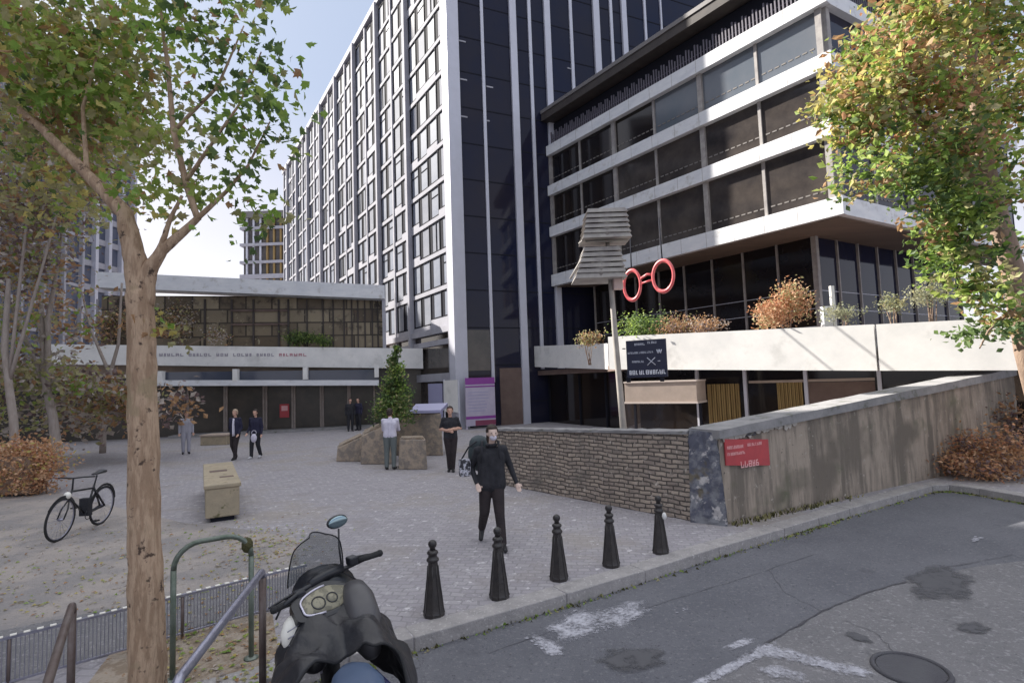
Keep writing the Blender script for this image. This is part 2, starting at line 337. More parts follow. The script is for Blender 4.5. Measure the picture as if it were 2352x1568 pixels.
MT['dial'] = mat('cream_dash', (.27,.25,.18), .5, var=(.16,.15,.11), vscale=16, vamt=1.1)
MT['ringwhite'] = mat('pale_ring', (.62,.60,.70), .3, metal=.3)
MT['whiteplastic'] = mat('white_plastic', (.80,.78,.72), .4)
MT['seatblue'] = mat('blue_grey_seat', (.085,.125,.21), .45, var=(.06,.09,.16), vscale=3)
MT['bluepl'] = mat('dark_blue_plastic', (.012,.015,.07), .35)
def glassm():
    M = bpy.data.materials.new('smoked_screen'); M.use_nodes = True; b = M.node_tree.nodes['Principled BSDF']
    b.inputs['Base Color'].default_value = (.20,.24,.26,1); b.inputs['Roughness'].default_value = .12; b.inputs['Alpha'].default_value = .34; return M
MT['screen'] = glassm()
MT['mirror'] = mat('mirror_glass', (.28,.38,.42), .1, metal=.9)

# ============================================================ SETTING
def flat(p, z): return Vector((p.x, p.y, z))
# the lowest sheet: carriageway asphalt to the horizon
RZ = -0.13
mb = MB(); mb.sheet([(-900,-900,RZ),(900,-900,RZ),(900,900,RZ),(-900,900,RZ)]); tag(mb.build('road', MT['asphalt']), kind='structure')
edge = [G(120,1690), G(500,1588), G(800,1506), G(950,1463), G(1300,1363), G(1480,1310), G(1650,1256), G(1800,1213), G(1950,1168), G(2060,1137), G(2140,1115)]
edge2 = [G(2180,1113), G(2250,1122), G(2352,1140), G(2500,1170)]
front = [Vector((-40, edge[0].y-14, 0))] + edge + edge2 + [Vector((60, edge2[-1].y+3, 0))]
top = [Vector((p.x, p.y, 0)) for p in front]
mb = MB(); poly = top + [Vector((60,140,0)), Vector((-90,140,0)), Vector((-90,edge[0].y-14,0))]
n = len(poly); mb.v = [tuple(p) for p in poly] + [(p.x,p.y,RZ-.05) for p in poly]
mb.f = [tuple(range(n))] + [(i,(i+1)%n,(i+1)%n+n,i+n) for i in range(n)]; mb.m = [0]*len(mb.f); mb.smooth = [False]*len(mb.f)
tag(mb.build('ground', MT['paving']), kind='structure')
# kerb stones along the front edge
mb = MB()
kl = front
def strip(mb, pts, w0, w1, z, mi=0):
    L = len(pts); nrm = []
    for i in range(L):
        t = (pts[min(i+1,L-1)]-pts[max(i-1,0)]); t.z = 0; t.normalize(); nrm.append(Vector((-t.y, t.x, 0)))
    for i in range(L-1):
        a, b = pts[i], pts[i+1]
        mb.sheet([flat(a+nrm[i]*w0, z), flat(b+nrm[i+1]*w0, z), flat(b+nrm[i+1]*w1, z), flat(a+nrm[i]*w1, z)], mi)
def resample(pts, step):
    out = []; 
    for a, b in zip(pts[:-1], pts[1:]):
        L = (b-a).length; k = max(1, int(L/step))
        for i in range(k): out.append(a.lerp(b, i/k))
    out.append(pts[-1]); return out
kp = resample(top[1:-1], .9)
L = len(kp)
for i in range(L-1):
    a, b = kp[i], kp[i+1]; t = (b-a); ln = t.length; t.normalize(); nn = Vector((-t.y, t.x, 0)); a2 = a+t*.006; b2 = b-t*.006
    q = [a2-nn*.012, b2-nn*.012, b2+nn*.26, a2+nn*.26]
    zt = .006 + random.uniform(0,.006)
    mb.hexa([flat(p, RZ-.02) for p in q] + [flat(p, zt) for p in q])
tag(mb.build('kerb', MT['kerb'], bevel=.012), kind='structure')
# sandy zone of the forecourt and the cycle lane
mb = MB(); sp = [G(-500,1455), G(0,1449), G(300,1390), G(690,1316), G(680,1235), G(560,1215), G(420,1200), G(270,1165), G(130,1130), G(-100,1130), G(-500,1180)]
mb.sheet([flat(p,.004) for p in sp]); tag(mb.build('sandy_path', MT['sandy']), kind='structure')
mb = MB(); cl = [G(-500,1530), G(0,1449), G(300,1390), G(690,1316), G(800,1300), G(800,1370), G(700,1386), G(520,1424), G(370,1462), G(250,1505), G(100,1545), G(-200,1640)]
mb.sheet([flat(p,.008) for p in cl]); tag(mb.build('cycle_lane', MT['asphalt2']), kind='structure')
mb = MB(); sl_ = [G(250,1505), G(370,1462), G(520,1424), G(625,1405), G(640,1500), G(560,1568), G(420,1640), G(150,1640)]
mb.sheet([flat(p,.004) for p in sl_]); tag(mb.build('tree_pit_soil', MT['soil']), kind='structure')
# dashed row of pale setts along the lane
mb = MB()
def setts(mb, a, b, n, w, gap=.45):
    for i in range(n):
        p = a.lerp(b, (i+.1)/n); q = a.lerp(b, (i+1-gap)/n); t = (q-p).normalized(); nn = Vector((-t.y,t.x,0))*w
        mb.sheet([flat(p-nn,.0145), flat(q-nn,.0145), flat(q+nn,.0145), flat(p+nn,.0145)])
setts(mb, G(600,1406), G(700,1384), 5, .018)
tag(mb.build('lane_edge_line', MT['paint']), kind='structure')
# older, paler asphalt at the right of the carriageway, patches
mb = MB(); pa = [G(1560,1600,RZ), G(1700,1512,RZ), G(1890,1402,RZ), G(1990,1360,RZ), G(2100,1328,RZ), G(2250,1300,RZ), G(2500,1270,RZ), G(2900,1500,RZ), G(3000,2600,RZ), G(1400,2600,RZ)]
mb.sheet([flat(p,RZ+.004) for p in pa]); tag(mb.build('old_road_surface', MT['asphalt2']), kind='structure')
def blob(cx, cy, rx, ry, z, n=60, j=.2, rot=0):
    c = G(cx,cy,z); px = G(cx+rx,cy,z)-c; py = G(cx,cy-ry,z)-c; out = []
    for i in range(n):
        a = 2*math.pi*i/n; k = 1+j*(math.sin(a*2+cx)*.5+math.sin(a*3+cy)*.5+math.sin(a*5+cx)*.3)+random.uniform(-.03,.03); out.append(flat(c+px*math.cos(a)*k+py*math.sin(a)*k, z))
    return out
# manhole cover
c = G(2092,1538,RZ+.004); mh = thing('manhole_cover', c, 'round iron manhole cover in the pale asphalt at the bottom right', 'manhole cover')
mb = MB(); mb.lathe([(.001,0),(.24,0),(.24,.012),(.001,.012)], c, n=32, sm=False); mb.build('lid', MT['asphalt3'], mh)
mb = MB(); mb.torus(c+Vector((0,0,.006)), .265, .02, n=36); mb.build('rim', MT['asphalt3'], mh)
def fadesheet(name, m_, areas):
    vs = []; fs = []; att = []
    for cx, cy, rx, ry, ang, z in areas:
        c = G(cx,cy,z); px = G(cx+rx*math.cos(ang),cy+rx*math.sin(ang),z)-c; py = G(cx,cy-ry,z)-c; b0 = len(vs); n_ = 40
        z2 = z+fz2(); vs.append(flat(c,z2)); att.append(1.0)
        for rg, av in ((.55,.9),(.85,.45),(1.1,0.0)):
            for i in range(n_):
                a = 2*math.pi*i/n_; kq = rg*(1+.18*math.sin(2*a+cx)+.12*math.sin(5*a+cy)); vs.append(flat(c+px*math.cos(a)*kq+py*math.sin(a)*kq,z2)); att.append(av)
        for i in range(n_): fs.append((b0,b0+1+i,b0+1+(i+1)%n_))
        for r_ in range(2):
            for i in range(n_): a1 = b0+1+r_*n_+i; a2 = b0+1+r_*n_+(i+1)%n_; fs.append((a1,a1+n_,a2+n_,a2))
    me = bpy.data.meshes.new(name); me.from_pydata([tuple(v) for v in vs], [], fs); me.materials.append(MT[m_])
    at = me.attributes.new('fade','FLOAT','POINT'); at.data.foreach_set('value', att)
    o = bpy.data.objects.new(name, me); C.objects.link(o); return tag(o, kind='structure')
FZ2 = [0]
def fz2(): FZ2[0] += 1; return FZ2[0]*1.5e-4
def fademat(name, col, col2, scale, lo, hi, gain=1.0):
    M = bpy.data.materials.new(name); M.use_nodes = True; t = M.node_tree; N = t.nodes; L = t.links; b = N['Principled BSDF']; b.inputs['Roughness'].default_value = .9
    tc = N.new('ShaderNodeTexCoord'); n1 = N.new('ShaderNodeTexNoise'); n1.inputs['Scale'].default_value = scale; n1.inputs['Detail'].default_value = 9; n1.inputs['Roughness'].default_value = .75; L.new(tc.outputs['Object'], n1.inputs['Vector'])
    n2 = N.new('ShaderNodeTexNoise'); n2.inputs['Scale'].default_value = scale*.22; n2.inputs['Detail'].default_value = 5; L.new(tc.outputs['Object'], n2.inputs['Vector'])
    at = N.new('ShaderNodeAttribute'); at.attribute_name = 'fade'
    ad = N.new('ShaderNodeMath'); ad.operation = 'MULTIPLY_ADD'; L.new(n2.outputs[0], ad.inputs[0]); ad.inputs[1].default_value = .7; L.new(n1.outputs[0], ad.inputs[2])
    sb = N.new('ShaderNodeMath'); sb.operation = 'MULTIPLY_ADD'; L.new(at.outputs['Fac'], sb.inputs[0]); sb.inputs[1].default_value = .35*gain; L.new(ad.outputs[0], sb.inputs[2])
    r = N.new('ShaderNodeMapRange'); r.inputs['From Min'].default_value = lo; r.inputs['From Max'].default_value = hi; L.new(sb.outputs[0], r.inputs['Value'])
    m2 = N.new('ShaderNodeMath'); m2.operation = 'MULTIPLY'; L.new(r.outputs[0], m2.inputs[0]); g2 = N.new('ShaderNodeMapRange'); g2.inputs['From Max'].default_value = .25; L.new(at.outputs['Fac'], g2.inputs['Value']); L.new(g2.outputs[0], m2.inputs[1])
    mc = N.new('ShaderNodeMix'); mc.data_type = 'RGBA'; mc.inputs['A'].default_value = (*col,1); mc.inputs['B'].default_value = (*col2,1); L.new(n1.outputs[0], mc.inputs['Factor']); L.new(mc.outputs['Result'], b.inputs['Base Color'])
    tr = N.new('ShaderNodeBsdfTransparent'); mx = N.new('ShaderNodeMixShader'); L.new(m2.outputs[0], mx.inputs[0]); L.new(tr.outputs[0], mx.inputs[1]); L.new(b.outputs[0], mx.inputs[2]); L.new(mx.outputs[0], N['Material Output'].inputs[0])
    return M
MT['wornpaint'] = fademat('worn_paint_film', (.34,.34,.39), (.52,.52,.57), 26, .96, 1.28)
MT['tarstain'] = fademat('dark_repair_stain', (.065,.065,.074), (.11,.11,.12), 11, .86, 1.22, 1.2)
# worn painted marks
mb = MB()
FZ = [0]
def fz():
    FZ[0] += 1; return (FZ[0] % 900)*4e-6
def flecks(mb, cx, cy, rx, ry, n, z, s0, s1, ang=-.18, prob=None):
    for i in range(n):
        for _ in range(20):
            u, v = random.uniform(-1,1), random.uniform(-1,1)
            if u*u+v*v <= 1 and (prob is None or random.random() < prob(u,v)): break
        x = cx+u*rx*math.cos(ang)-v*ry*math.sin(ang)*0 ; y = cy+u*rx*math.sin(ang)+v*ry
        c = G(x,y,z); s = random.uniform(s0,s1); k = random.randint(5,8); a0 = random.random()*6
        zq = z+fz(); mb.sheet([flat(c+Vector((math.cos(a0+2*math.pi*q/k)*s*random.uniform(.5,1.6), math.sin(a0+2*math.pi*q/k)*s*random.uniform(.35,.9),0)), zq) for q in range(k)])
def pr(u,v): return .35+.65*(math.sin(u*9)+math.cos(v*5+u*4)>.1)
flecks(mb, 1245,1478,46,11,30, RZ+.006,.006,.02, ang=.4); flecks(mb, 1370,1425,110,22,70, RZ+.006,.004,.014, prob=pr)
flecks(mb, 2242,1235,14,6,12, RZ+.013,.015,.035); flecks(mb, 1560,1400,24,5,6, RZ+.008,.008,.016)
tag(mb.build('paint_flakes', MT['paint']), kind='structure')
ZP = RZ+.0065
fadesheet('worn_road_marking', 'wornpaint', [(1330,1432,80,30,-.25,ZP),(1425,1410,80,24,-.2,ZP),(1255,1480,58,16,.42,ZP),(1700,1477,40,10,-.35,ZP)]+[(1560+38*k,1592-19.5*k,44,15,-.48,ZP+.004) for k in range(6)]+[(1770+38*k,1494+9*k,42,13,.26,ZP+.004) for k in range(6)]+[(2052,1540,40,12,.35,ZP+.004),(1800,1545,60,16,.1,ZP+.004)])
fadesheet('road_stains', 'tarstain', [(2160,1338,92,32,.05,ZP+.004),(1450,1512,90,24,.0,ZP),(2235,1440,50,12,.1,ZP+.004),(1970,1462,34,9,.2,ZP+.004)])
# seams and cracks in the carriageway
mb = MB()
def crack(pts, w, z):
    P_ = []
    for (xa,ya),(xb,yb) in zip(pts[:-1],pts[1:]):
        for k in range(7): P_.append(G(xa+(xb-xa)*k/7+random.uniform(-3,3), ya+(yb-ya)*k/7+random.uniform(-1.5,1.5), z))
    for i in range(len(P_)-1):
        a, b = P_[i], P_[i+1]; t = (b-a).normalized(); nn_ = Vector((-t.y,t.x,0))*w*random.uniform(.5,1.5); zz_ = z+fz()
        mb.sheet([flat(a-nn_,zz_), flat(b-nn_,zz_), flat(b+nn_,zz_), flat(a+nn_,zz_)])
crack([(1640,1548),(1755,1478),(1890,1402),(1990,1360),(2100,1328)], .009, RZ+.0105)
crack([(2100,1328),(2180,1300),(2352,1268)], .004, RZ+.0105)
crack([(1930,1420),(2010,1450),(2060,1500),(2150,1568)], .003, RZ+.0105)
crack([(1120,1500),(1290,1440),(1480,1395),(1700,1330),(1900,1262)], .003, RZ+.003)
crack([(1890,1402),(1800,1360),(1760,1300)], .003, RZ+.003)
tag(mb.build('road_cracks', MT['asphalt3']), kind='structure')
# fallen leaves and moss: nobody could count them
def scatter_leaves(name, pts_fn, n, size, mats, label, cat, z=.012, kind='stuff'):
    mb = MB()
    for i in range(n):
        p = pts_fn(); a = random.random()*6.3; s = size*random.uniform(.5,1.3)
        ca, sa = math.cos(a)*s, math.sin(a)*s
        h = random.uniform(.002,.02)
        mb.add([(p.x-ca,p.y-sa,p.z+z),(p.x+sa*.5,p.y-ca*.5,p.z+z+h),(p.x+ca,p.y+sa,p.z+z),(p.x-sa*.5,p.y+ca*.5,p.z+z+h*.5)], [(0,1,2),(0,2,3)], random.randrange(len(mats)))
    o = mb.build(name, mats); tag(o, label, cat, kind=kind); return o
def onforecourt():
    r = random.random()
    if r < .5: return G(random.uniform(-50,640), random.uniform(1200,1420))
    if r < .72: return G(random.uniform(300,640), random.uniform(1430,1590))
    return G(random.gauss(600,70), random.gauss(1250,30))
scatter_leaves('fallen_leaves', onforecourt, 1500, .028, [MT['l_olive'],MT['l_brown'],MT['l_yell'],MT['l_grey'],MT['l_green']], 'small dry leaves scattered over the sandy forecourt and tree pit', 'fallen leaves', z=.014)
kk = [(p, q) for p, q in zip(kp[:-1], kp[1:])]
def alongkerb():
    a, b = random.choice(kk); p = a.lerp(b, random.random()); t = (b-a).normalized(); nn = Vector((-t.y,t.x,0))
    return flat(p - nn*(.02+abs(random.gauss(0,.05))), RZ)
def mosses():
    mb = MB(); cur = None
    for i in range(2600):
        a, b = random.choice(kk)
        p = a.lerp(b, random.random()); dn = math.sin(p.x*3.1)+math.sin(p.x*1.3+2)
        if random.random() > .25+.4*(dn > .2): continue
        t = (b-a).normalized(); nn = Vector((-t.y,t.x,0)); p = p - nn*(.015+abs(random.gauss(0,.045)))
        s = random.uniform(.008,.03); ang = random.random()*6
        v = [(p.x+math.cos(ang)*s,p.y+math.sin(ang)*s,RZ+.004),(p.x-math.cos(ang)*s,p.y-math.sin(ang)*s,RZ+.004),(p.x+random.uniform(-.01,.01),p.y+random.uniform(-.01,.01),RZ+s*1.3)]
        mb.add(v, [(0,1,2)], random.randrange(3))
    return mb
tag(mosses().build('kerb_moss', [MT['moss'],MT['l_olive'],MT['l_green']]), 'strip of moss and weeds growing in the gutter along the kerb', 'moss', kind='stuff')

# ============================================================ BUILDINGS
TC = Vector((-2.8, 29.0, 0)); dL = Vector((-.542, .840, 0)); dR = Vector((.914, .405, 0))
TL = 49.0; TH = 30.6
WL = Wall(TC, TC+dL*TL); WR = Wall(TC, TC+dR*24)
tw = thing('office_tower', TC, 'tall office slab with a bright gridded window side and a dark navy glass end wall', 'building')
mb = MB()
A = TC; B = TC+dL*TL; E = TC+dR*24; F = E+dL*TL
ins = (dL+dR)*.06
mb.hexa([Vector((p.x,p.y,0))+ins*k for p,k in ((A,1),(E,1),(F,-1),(B,1))]+[Vector((p.x,p.y,TH))+ins*k for p,k in ((A,1),(E,1),(F,-1),(B,1))])
mb.build('wall', MT['finwhite'], tw)
# left face: windows
ROWH = 2.05; Z0 = 5.55; BAY = 1.41; nb = int(TL/BAY); nr = 12
def winmesh(kind):
    mb = MB(); W_, H_ = BAY, ROWH
    # local: u along x, z up, y = outward(-)
    def bx(u0,u1,z0,z1,o0,o1,mi): mb.hexa([Vector((u0,-o0,z0)),Vector((u1,-o0,z0)),Vector((u1,-o1,z0)),Vector((u0,-o1,z0)),Vector((u0,-o0,z1)),Vector((u1,-o0,z1)),Vector((u1,-o1,z1)),Vector((u0,-o1,z1))], mi)
    lo = .34 if kind != 3 else .62
    bx(.34,W_-.10,lo,H_-.05,.02,.04,1)          # pane
    bx(.0,W_,.0,lo-.10,.0,.12,2)                 # spandrel
    bx(.34,W_-.10,lo-.10,lo,.0,.09,0)            # dark bar painting the shadow line over the spandrel
    bx(.02,.34,lo-.10,H_-.03,.0,.05,0); bx(W_-.10,W_-.02,lo-.10,H_-.03,.0,.09,0); bx(.34,W_-.10,H_-.05,H_,.0,.10,0)
    if kind == 1: bx(W_*.62-.03,W_*.62+.03,lo,H_-.05,.045,.08,0)
    if kind == 2: bx(.34,W_-.10,1.5,1.54,.045,.07,0)
    return mb
wm = []
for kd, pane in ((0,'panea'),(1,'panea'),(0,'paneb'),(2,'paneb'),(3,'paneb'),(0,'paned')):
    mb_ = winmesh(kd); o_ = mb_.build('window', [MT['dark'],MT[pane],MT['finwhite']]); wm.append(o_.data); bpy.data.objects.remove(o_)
rotL = math.atan2((-dL).y, (-dL).x)   # local +x runs toward the corner, outward = -y
cells = []
for b_ in range(nb):
    for r_ in range(nr):
        u = TL - (nb-b_)*BAY if False else b_*BAY+.35
        P = WL.p(u+BAY, Z0+r_*ROWH, .07); cells.append(((P-EYE).length + r_*.5, b_, r_, P))
cells.sort(key=lambda c: c[0])
Rm = Matrix.Rotation(rotL, 4, 'Z')
tail = MB()
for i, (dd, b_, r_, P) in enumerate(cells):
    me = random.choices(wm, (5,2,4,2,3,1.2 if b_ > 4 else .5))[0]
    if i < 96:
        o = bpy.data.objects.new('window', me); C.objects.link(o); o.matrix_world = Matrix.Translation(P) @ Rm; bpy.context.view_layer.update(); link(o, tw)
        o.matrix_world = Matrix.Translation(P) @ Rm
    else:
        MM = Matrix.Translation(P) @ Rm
        names = [m_.name for m_ in me.materials]; mp_ = {'dark_frame':0,'pale_pane':1,'pale_fin':2,'bluish_pane':3,'white_paint':4,'dark_pane':5}
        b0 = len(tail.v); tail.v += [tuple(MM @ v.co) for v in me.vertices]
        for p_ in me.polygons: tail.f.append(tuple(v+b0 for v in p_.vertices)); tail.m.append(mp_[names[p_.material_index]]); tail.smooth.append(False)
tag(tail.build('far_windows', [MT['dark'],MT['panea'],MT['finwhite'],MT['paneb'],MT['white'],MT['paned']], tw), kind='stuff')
# fins on the bright side
for k in range(nb+2):
    u = k*BAY+.35; wide = k % 4 == 0
    if k % 2 or k == 2: continue
    mb = MB(); w_ = .15 if wide else .11; WL.box(mb, u-w_, u+w_, 0 if k < 9 and wide else Z0-1.6, TH+.2, .04, .42 if wide else .24)
    mb.build('fin', MT['finwhite'] if wide else MT['finwhite'], tw)
mb = MB(); WL.box(mb, -.32, .33, 0, TH+.2, -.3, .45); mb.build('corner_column', MT['lavender'], tw)
# lower storeys of the bright side: darker glazing with pale beams
mb = MB(); WL.box(mb, .3, 16, 0, Z0-.02, .0, .05); mb.build('lower_glazing', MT['glassbrown'], tw)
mb = MB(); WL.box(mb, .33, 17, Z0-.35, Z0-.02, .05, .33); WL.box(mb, .33, 9, 4.55, 4.85, .05, .24); WL.box(mb, .33, 9, 2.5, 2.95, .05, .28); mb.build('beam', MT['finwhite'], tw)
mb = MB(); WL.box(mb, -.3, TL, TH, TH+.5, -.2, .3); mb.build('roof_edge', MT['finwhite'], tw)
# dark end wall
mb = MB(); WR.box(mb, .2, 24, 0, TH, .0, .06)
mb.build('glass_wall', MT['glassnavy'], tw)
mb = MB()
for r_ in range(15): WR.box(mb, .3, 24, 1.2+r_*2.05, 1.26+r_*2.05, .06, .075)
mb.build('floor_joints', MT['dark'], tw)
fins = [(1119,450,.07,2.35),(1191,450,.17,0),(1231,450,.08,3.0),(1272,450,.16,3.0),(1311,60,.08,9),(1369,60,.18,9),(1404,60,.08,9),(1433,60,.15,9),(1482,60,.07,9),(1519,60,.05,9)]
for x_, y_, w_, zb in fins:
    u, _ = WR.hit(x_, y_, .1); w_ *= 1.22; mb = MB(); WR.box(mb, u-w_, u+w_, zb, TH+.2, .06, .22 if w_ > .1 else .16); mb.build('fin', MT['lavender'], tw)
# small pale bars painted on the end wall for lamp reflections
for (x_, y_) in ((1062,95),(1065,183),(1125,200),(1066,268),(1117,277),(1310,158)):
    u, z_ = WR.hit(x_, y_, .08); mb = MB(); WR.box(mb, u-.2, u+.2, z_-.04, z_+.04, .062, .085); mb.build('lamp_reflection', MT['finwhite'], tw)
# ground level of the end wall: timber-brown doors
u0_, _ = WR.hit(1148, 900); u1_, _ = WR.hit(1208, 900)
mb = MB(); WR.box(mb, u0_, u1_, 0, 3.1, .062, .10); mb.build('door', MT['brownpanel'], tw)
mb = MB(); WR.box(mb, .4, u0_-.5, 3.0, 5.2, .062, .08); mb.build('transom_panel', MT['glassbrown'], tw)

# purple poster stand at the tower foot
PW = Wall(TC+dR*.2+Vector((.1,-1.1,0)), TC+dR*3.0+Vector((.1,-1.1,0)))
ua, zt = PW.hit(1068, 868); ub, zb = PW.hit(1139, 972)
po = thing('poster_board', PW.p((ua+ub)/2, 0), 'large poster board with purple bands standing at the foot of the tower corner', 'sign')
mb = MB(); PW.box(mb, ua, ub, .15, zt, -.08, 0)
for q in (ua+.05, ub-.05): PW.box(mb, q-.04, q+.04, 0, zt+.05, -.1, -.02)
mb.build('panel', MT['poster'], po)
mb = MB(); h_ = zt-.15
for a_, b_ in ((.86,1.0),(.80,.83),(.14,.20)):
    mb = MB(); PW.box(mb, ua, ub, .15+h_*a_, .15+h_*b_, 0, .006); mb.build('purple_band', MT['purple'], po)
mb = MB(); PW.box(mb, ua+.5, ub, .16, .15+h_*.11, 0, .006); mb.build('maroon_band', MT['posterred'], po)
mb = MB()
for k in range(7):
    PW.box(mb, ua+.15, ua+random.uniform(.8,1.2)*(ub-ua)*.7, .15+h_*(.3+k*.065), .15+h_*(.315+k*.065), 0, .004)
mb.build('print', MT['lilac'], po)
# lilac hoarding and white banner beside the tower columns
HW = Wall(TC+dL*.6+Vector((-.5,-.6,0)), TC+dL*5+Vector((-.5,-.6,0)))
ua, z1 = HW.hit(1053, 872); ub, z0 = HW.hit(1022, 940)
ho = thing('banner', HW.p((ua+ub)/2, 0), 'bright white upright banner left of the purple poster board', 'banner')
mb = MB(); HW.box(mb, ua, ub, .9, z1, 0, .04); mb.build('cloth', MT['white'], ho)
mb = MB(); HW.box(mb, ua-.03, ua+.02, 0, z1+.05, -.03, .05); HW.box(mb, ub-.02, ub+.03, 0, z1+.05, -.03, .05); mb.build('frame', MT['lavender'], ho)
ua, z1 = HW.hit(1016, 880); ub, z0 = HW.hit(986, 940)
ho = thing('hoarding', HW.p((ua+ub)/2, 0), 'lilac site panel between two tower columns, left of the white banner', 'panel')
mb = MB(); HW.box(mb, ua, ub, .1, z1, 0, .04); mb.build('board', MT['lilac'], ho)
mb = MB(); HW.box(mb, ua-.02, ub+.02, 0, .1, -.02, .06); mb.build('foot', MT['dark'], ho)

# ---------------- right-hand office building
K = Vector((11.7, 18.9, 0)); dB = Vector((-.589, .808, 0)); dB2 = Vector((.868, .497, 0))
WB = Wall(K, K+dB*15.4); WB2 = Wall(K, K+dB2*16)
rb = thing('banded_office', K, 'low office building with white floor bands and dark glazing overhanging a planted terrace', 'building')
ZB = [7.75, 10.65, 13.1, 15.5]  # underside of each band
ZR = 17.55
mb = MB(); LL = 15.4
mb.hexa([K+v for v in (Vector((.0,.25,7.8)), dB*LL+Vector((.1,.2,7.8)), dB*LL+dB2*16+Vector((0,0,7.8)), dB2*16+Vector((0,.2,7.8)))] + [K+v for v in (Vector((.0,.25,ZR-.05)), dB*LL+Vector((.1,.2,ZR-.05)), dB*LL+dB2*16+Vector((0,0,ZR-.05)), dB2*16+Vector((0,.2,ZR-.05)))])
mb.build('core', MT['dark'], rb)
bayw = 2.57
for f_ in range(3):
    z0 = ZB[f_]+.62; z1 = ZB[f_+1]
    for wl, nn_, in ((WB,6),(WB2,6)):
        for k in range(nn_):
            mb = MB(); wl.box(mb, k*bayw+.06, (k+1)*bayw-.06, z0, z1, -.06, -.01, 0); 
            for dq in range(9): wl.box(mb, k*bayw+.10+dq*.265, k*bayw+.27+dq*.265, z0+.40, z0+.45, -.01, .005, 1)
            # a row of pale slats behind the rail
            o = mb.build('window', [MT['glassblue'] if (k < 3 and f_ == 2 and wl is WB) else MT['glassbrown'] if (k < 4 and f_ < 2 and wl is WB) else MT['glassdark'] if wl is WB else MT['glassnavy'], MT['blinddash']], rb)
for f_ in range(3,4):
    z0 = ZB[f_]+.6; z1 = ZR-.1
    for wl in (WB, WB2):
        mb = MB(); wl.box(mb, .1, 15.3, z0, z1, -.4, -.3); mb.build('top_glazing', MT['glassdark'], rb)
        mb = MB()
        for k in range(100): wl.box(mb, k*.152+.1, k*.152+.16, z0, z0+.75+.12*math.sin(k*2.1), .0, .05)
        wl.box(mb, .1, 15.3, z0+.35, z0+.39, -.01, -.002); mb.build('balustrade', MT['dullmauve'], rb)
for wl, nn_ in ((WB,7),(WB2,6)):
    for k in range(nn_):
        for f_ in range(3):
            mb = MB(); u = k*bayw if k else .12; wd = .11 if k % 2 == 0 else .06
            if k == 6: u = 15.3
            wl.box(mb, u-wd, u+wd, ZB[f_]+.62, ZB[f_+1], -.02, .12 if k%2==0 else .06); mb.build('mullion', MT['louvre'], rb)
for f_ in range(4):
    h_ = .66 if f_ == 0 else .58
    mb = MB(); WB.box(mb, -.28, 15.4, ZB[f_], ZB[f_]+h_, .0, .28)
    mb.build('floor_band', MT['band'], rb)
    mb = MB()
    for k in range(1,12): WB.box(mb, k*1.285-.008, k*1.285+.008, ZB[f_]+.01, ZB[f_]+h_-.01, .279, .283)
    mb.build('panel_joints', MT['louvre'], rb)
    mb = MB(); WB2.box(mb, .03, 16, ZB[f_], ZB[f_]+h_, -.2, .27); mb.build('floor_band', MT['band'], rb)
mb = MB(); WB.box(mb, -.6, 15.4, ZR, ZR+.42, -.5, .55); WB2.box(mb, -.3, 16, ZR, ZR+.42, -.5, .5); mb.build('eave', MT['roofdark'], rb)
mb = MB(); WB.box(mb, -.65, 15.4, ZR+.42, ZR+.62, -.5, .6); WB2.box(mb, -.35, 16, ZR+.42, ZR+.62, -.55, .55); mb.build('roof_coping', MT['roofedge'], rb)
mb = MB(); mb.hexa([K+v+Vector((0,0,ZR+.05)) for v in (Vector((0,.4,0)), dB*LL, dB*LL+dB2*16, dB2*16)]+[K+v+Vector((0,0,ZR+.3)) for v in (Vector((0,.4,0)), dB*LL, dB*LL+dB2*16, dB2*16)]); mb.build('roof', MT['roofdark'], rb)
# soffit and the set-back storey
K2 = Vector((12.2, 21.4, 0)); W3 = Wall(K2, K2+dB*13); W4 = Wall(K2, K2+dB2*16)
mb = MB(); zz = 7.70
pl = [K+Vector((-.05,-.1,zz)), K2+Vector((0,.1,zz)), K2+dB*12.6+Vector((0,0,zz)), K+dB*15.3+Vector((0,0,zz))]
mb.hexa(pl+[p+Vector((0,0,.06)) for p in pl])
pl = [K+Vector((-.05,-.1,zz)), K+dB2*16+Vector((0,0,zz)), K2+dB2*16+Vector((0,0,zz)), K2+Vector((0,.1,zz))]
mb.hexa(pl+[p+Vector((0,0,.06)) for p in pl]); mb.build('soffit', MT['soffit'], rb)
bw2 = 1.55
for wl, nn_ in ((W3,8),(W4,8)):
    for k in range(nn_):
        mb = MB(); wl.box(mb, k*bw2+.04, (k+1)*bw2-.04, 3.0, zz, -.1, -.05, 0)
        for q in range(3): wl.box(mb, k*bw2+.04, (k+1)*bw2-.04, 4.1+q*.72, 4.125+q*.72, -.05, -.03, 1)  # thin pale lines painting railing reflections on the panes
        mb.build('terrace_window', [MT['glassdark'] if wl is W3 else MT['glassnavy'], MT['lavender']], rb)
    for k in range(nn_+1):
        mb = MB(); wd = .10 if k == 0 else .035; wl.box(mb, k*bw2-wd, k*bw2+wd, 3.0, zz, -.06 if k else -.1, .04 if k else .1); mb.build('terrace_mullion', MT['louvre'], rb)
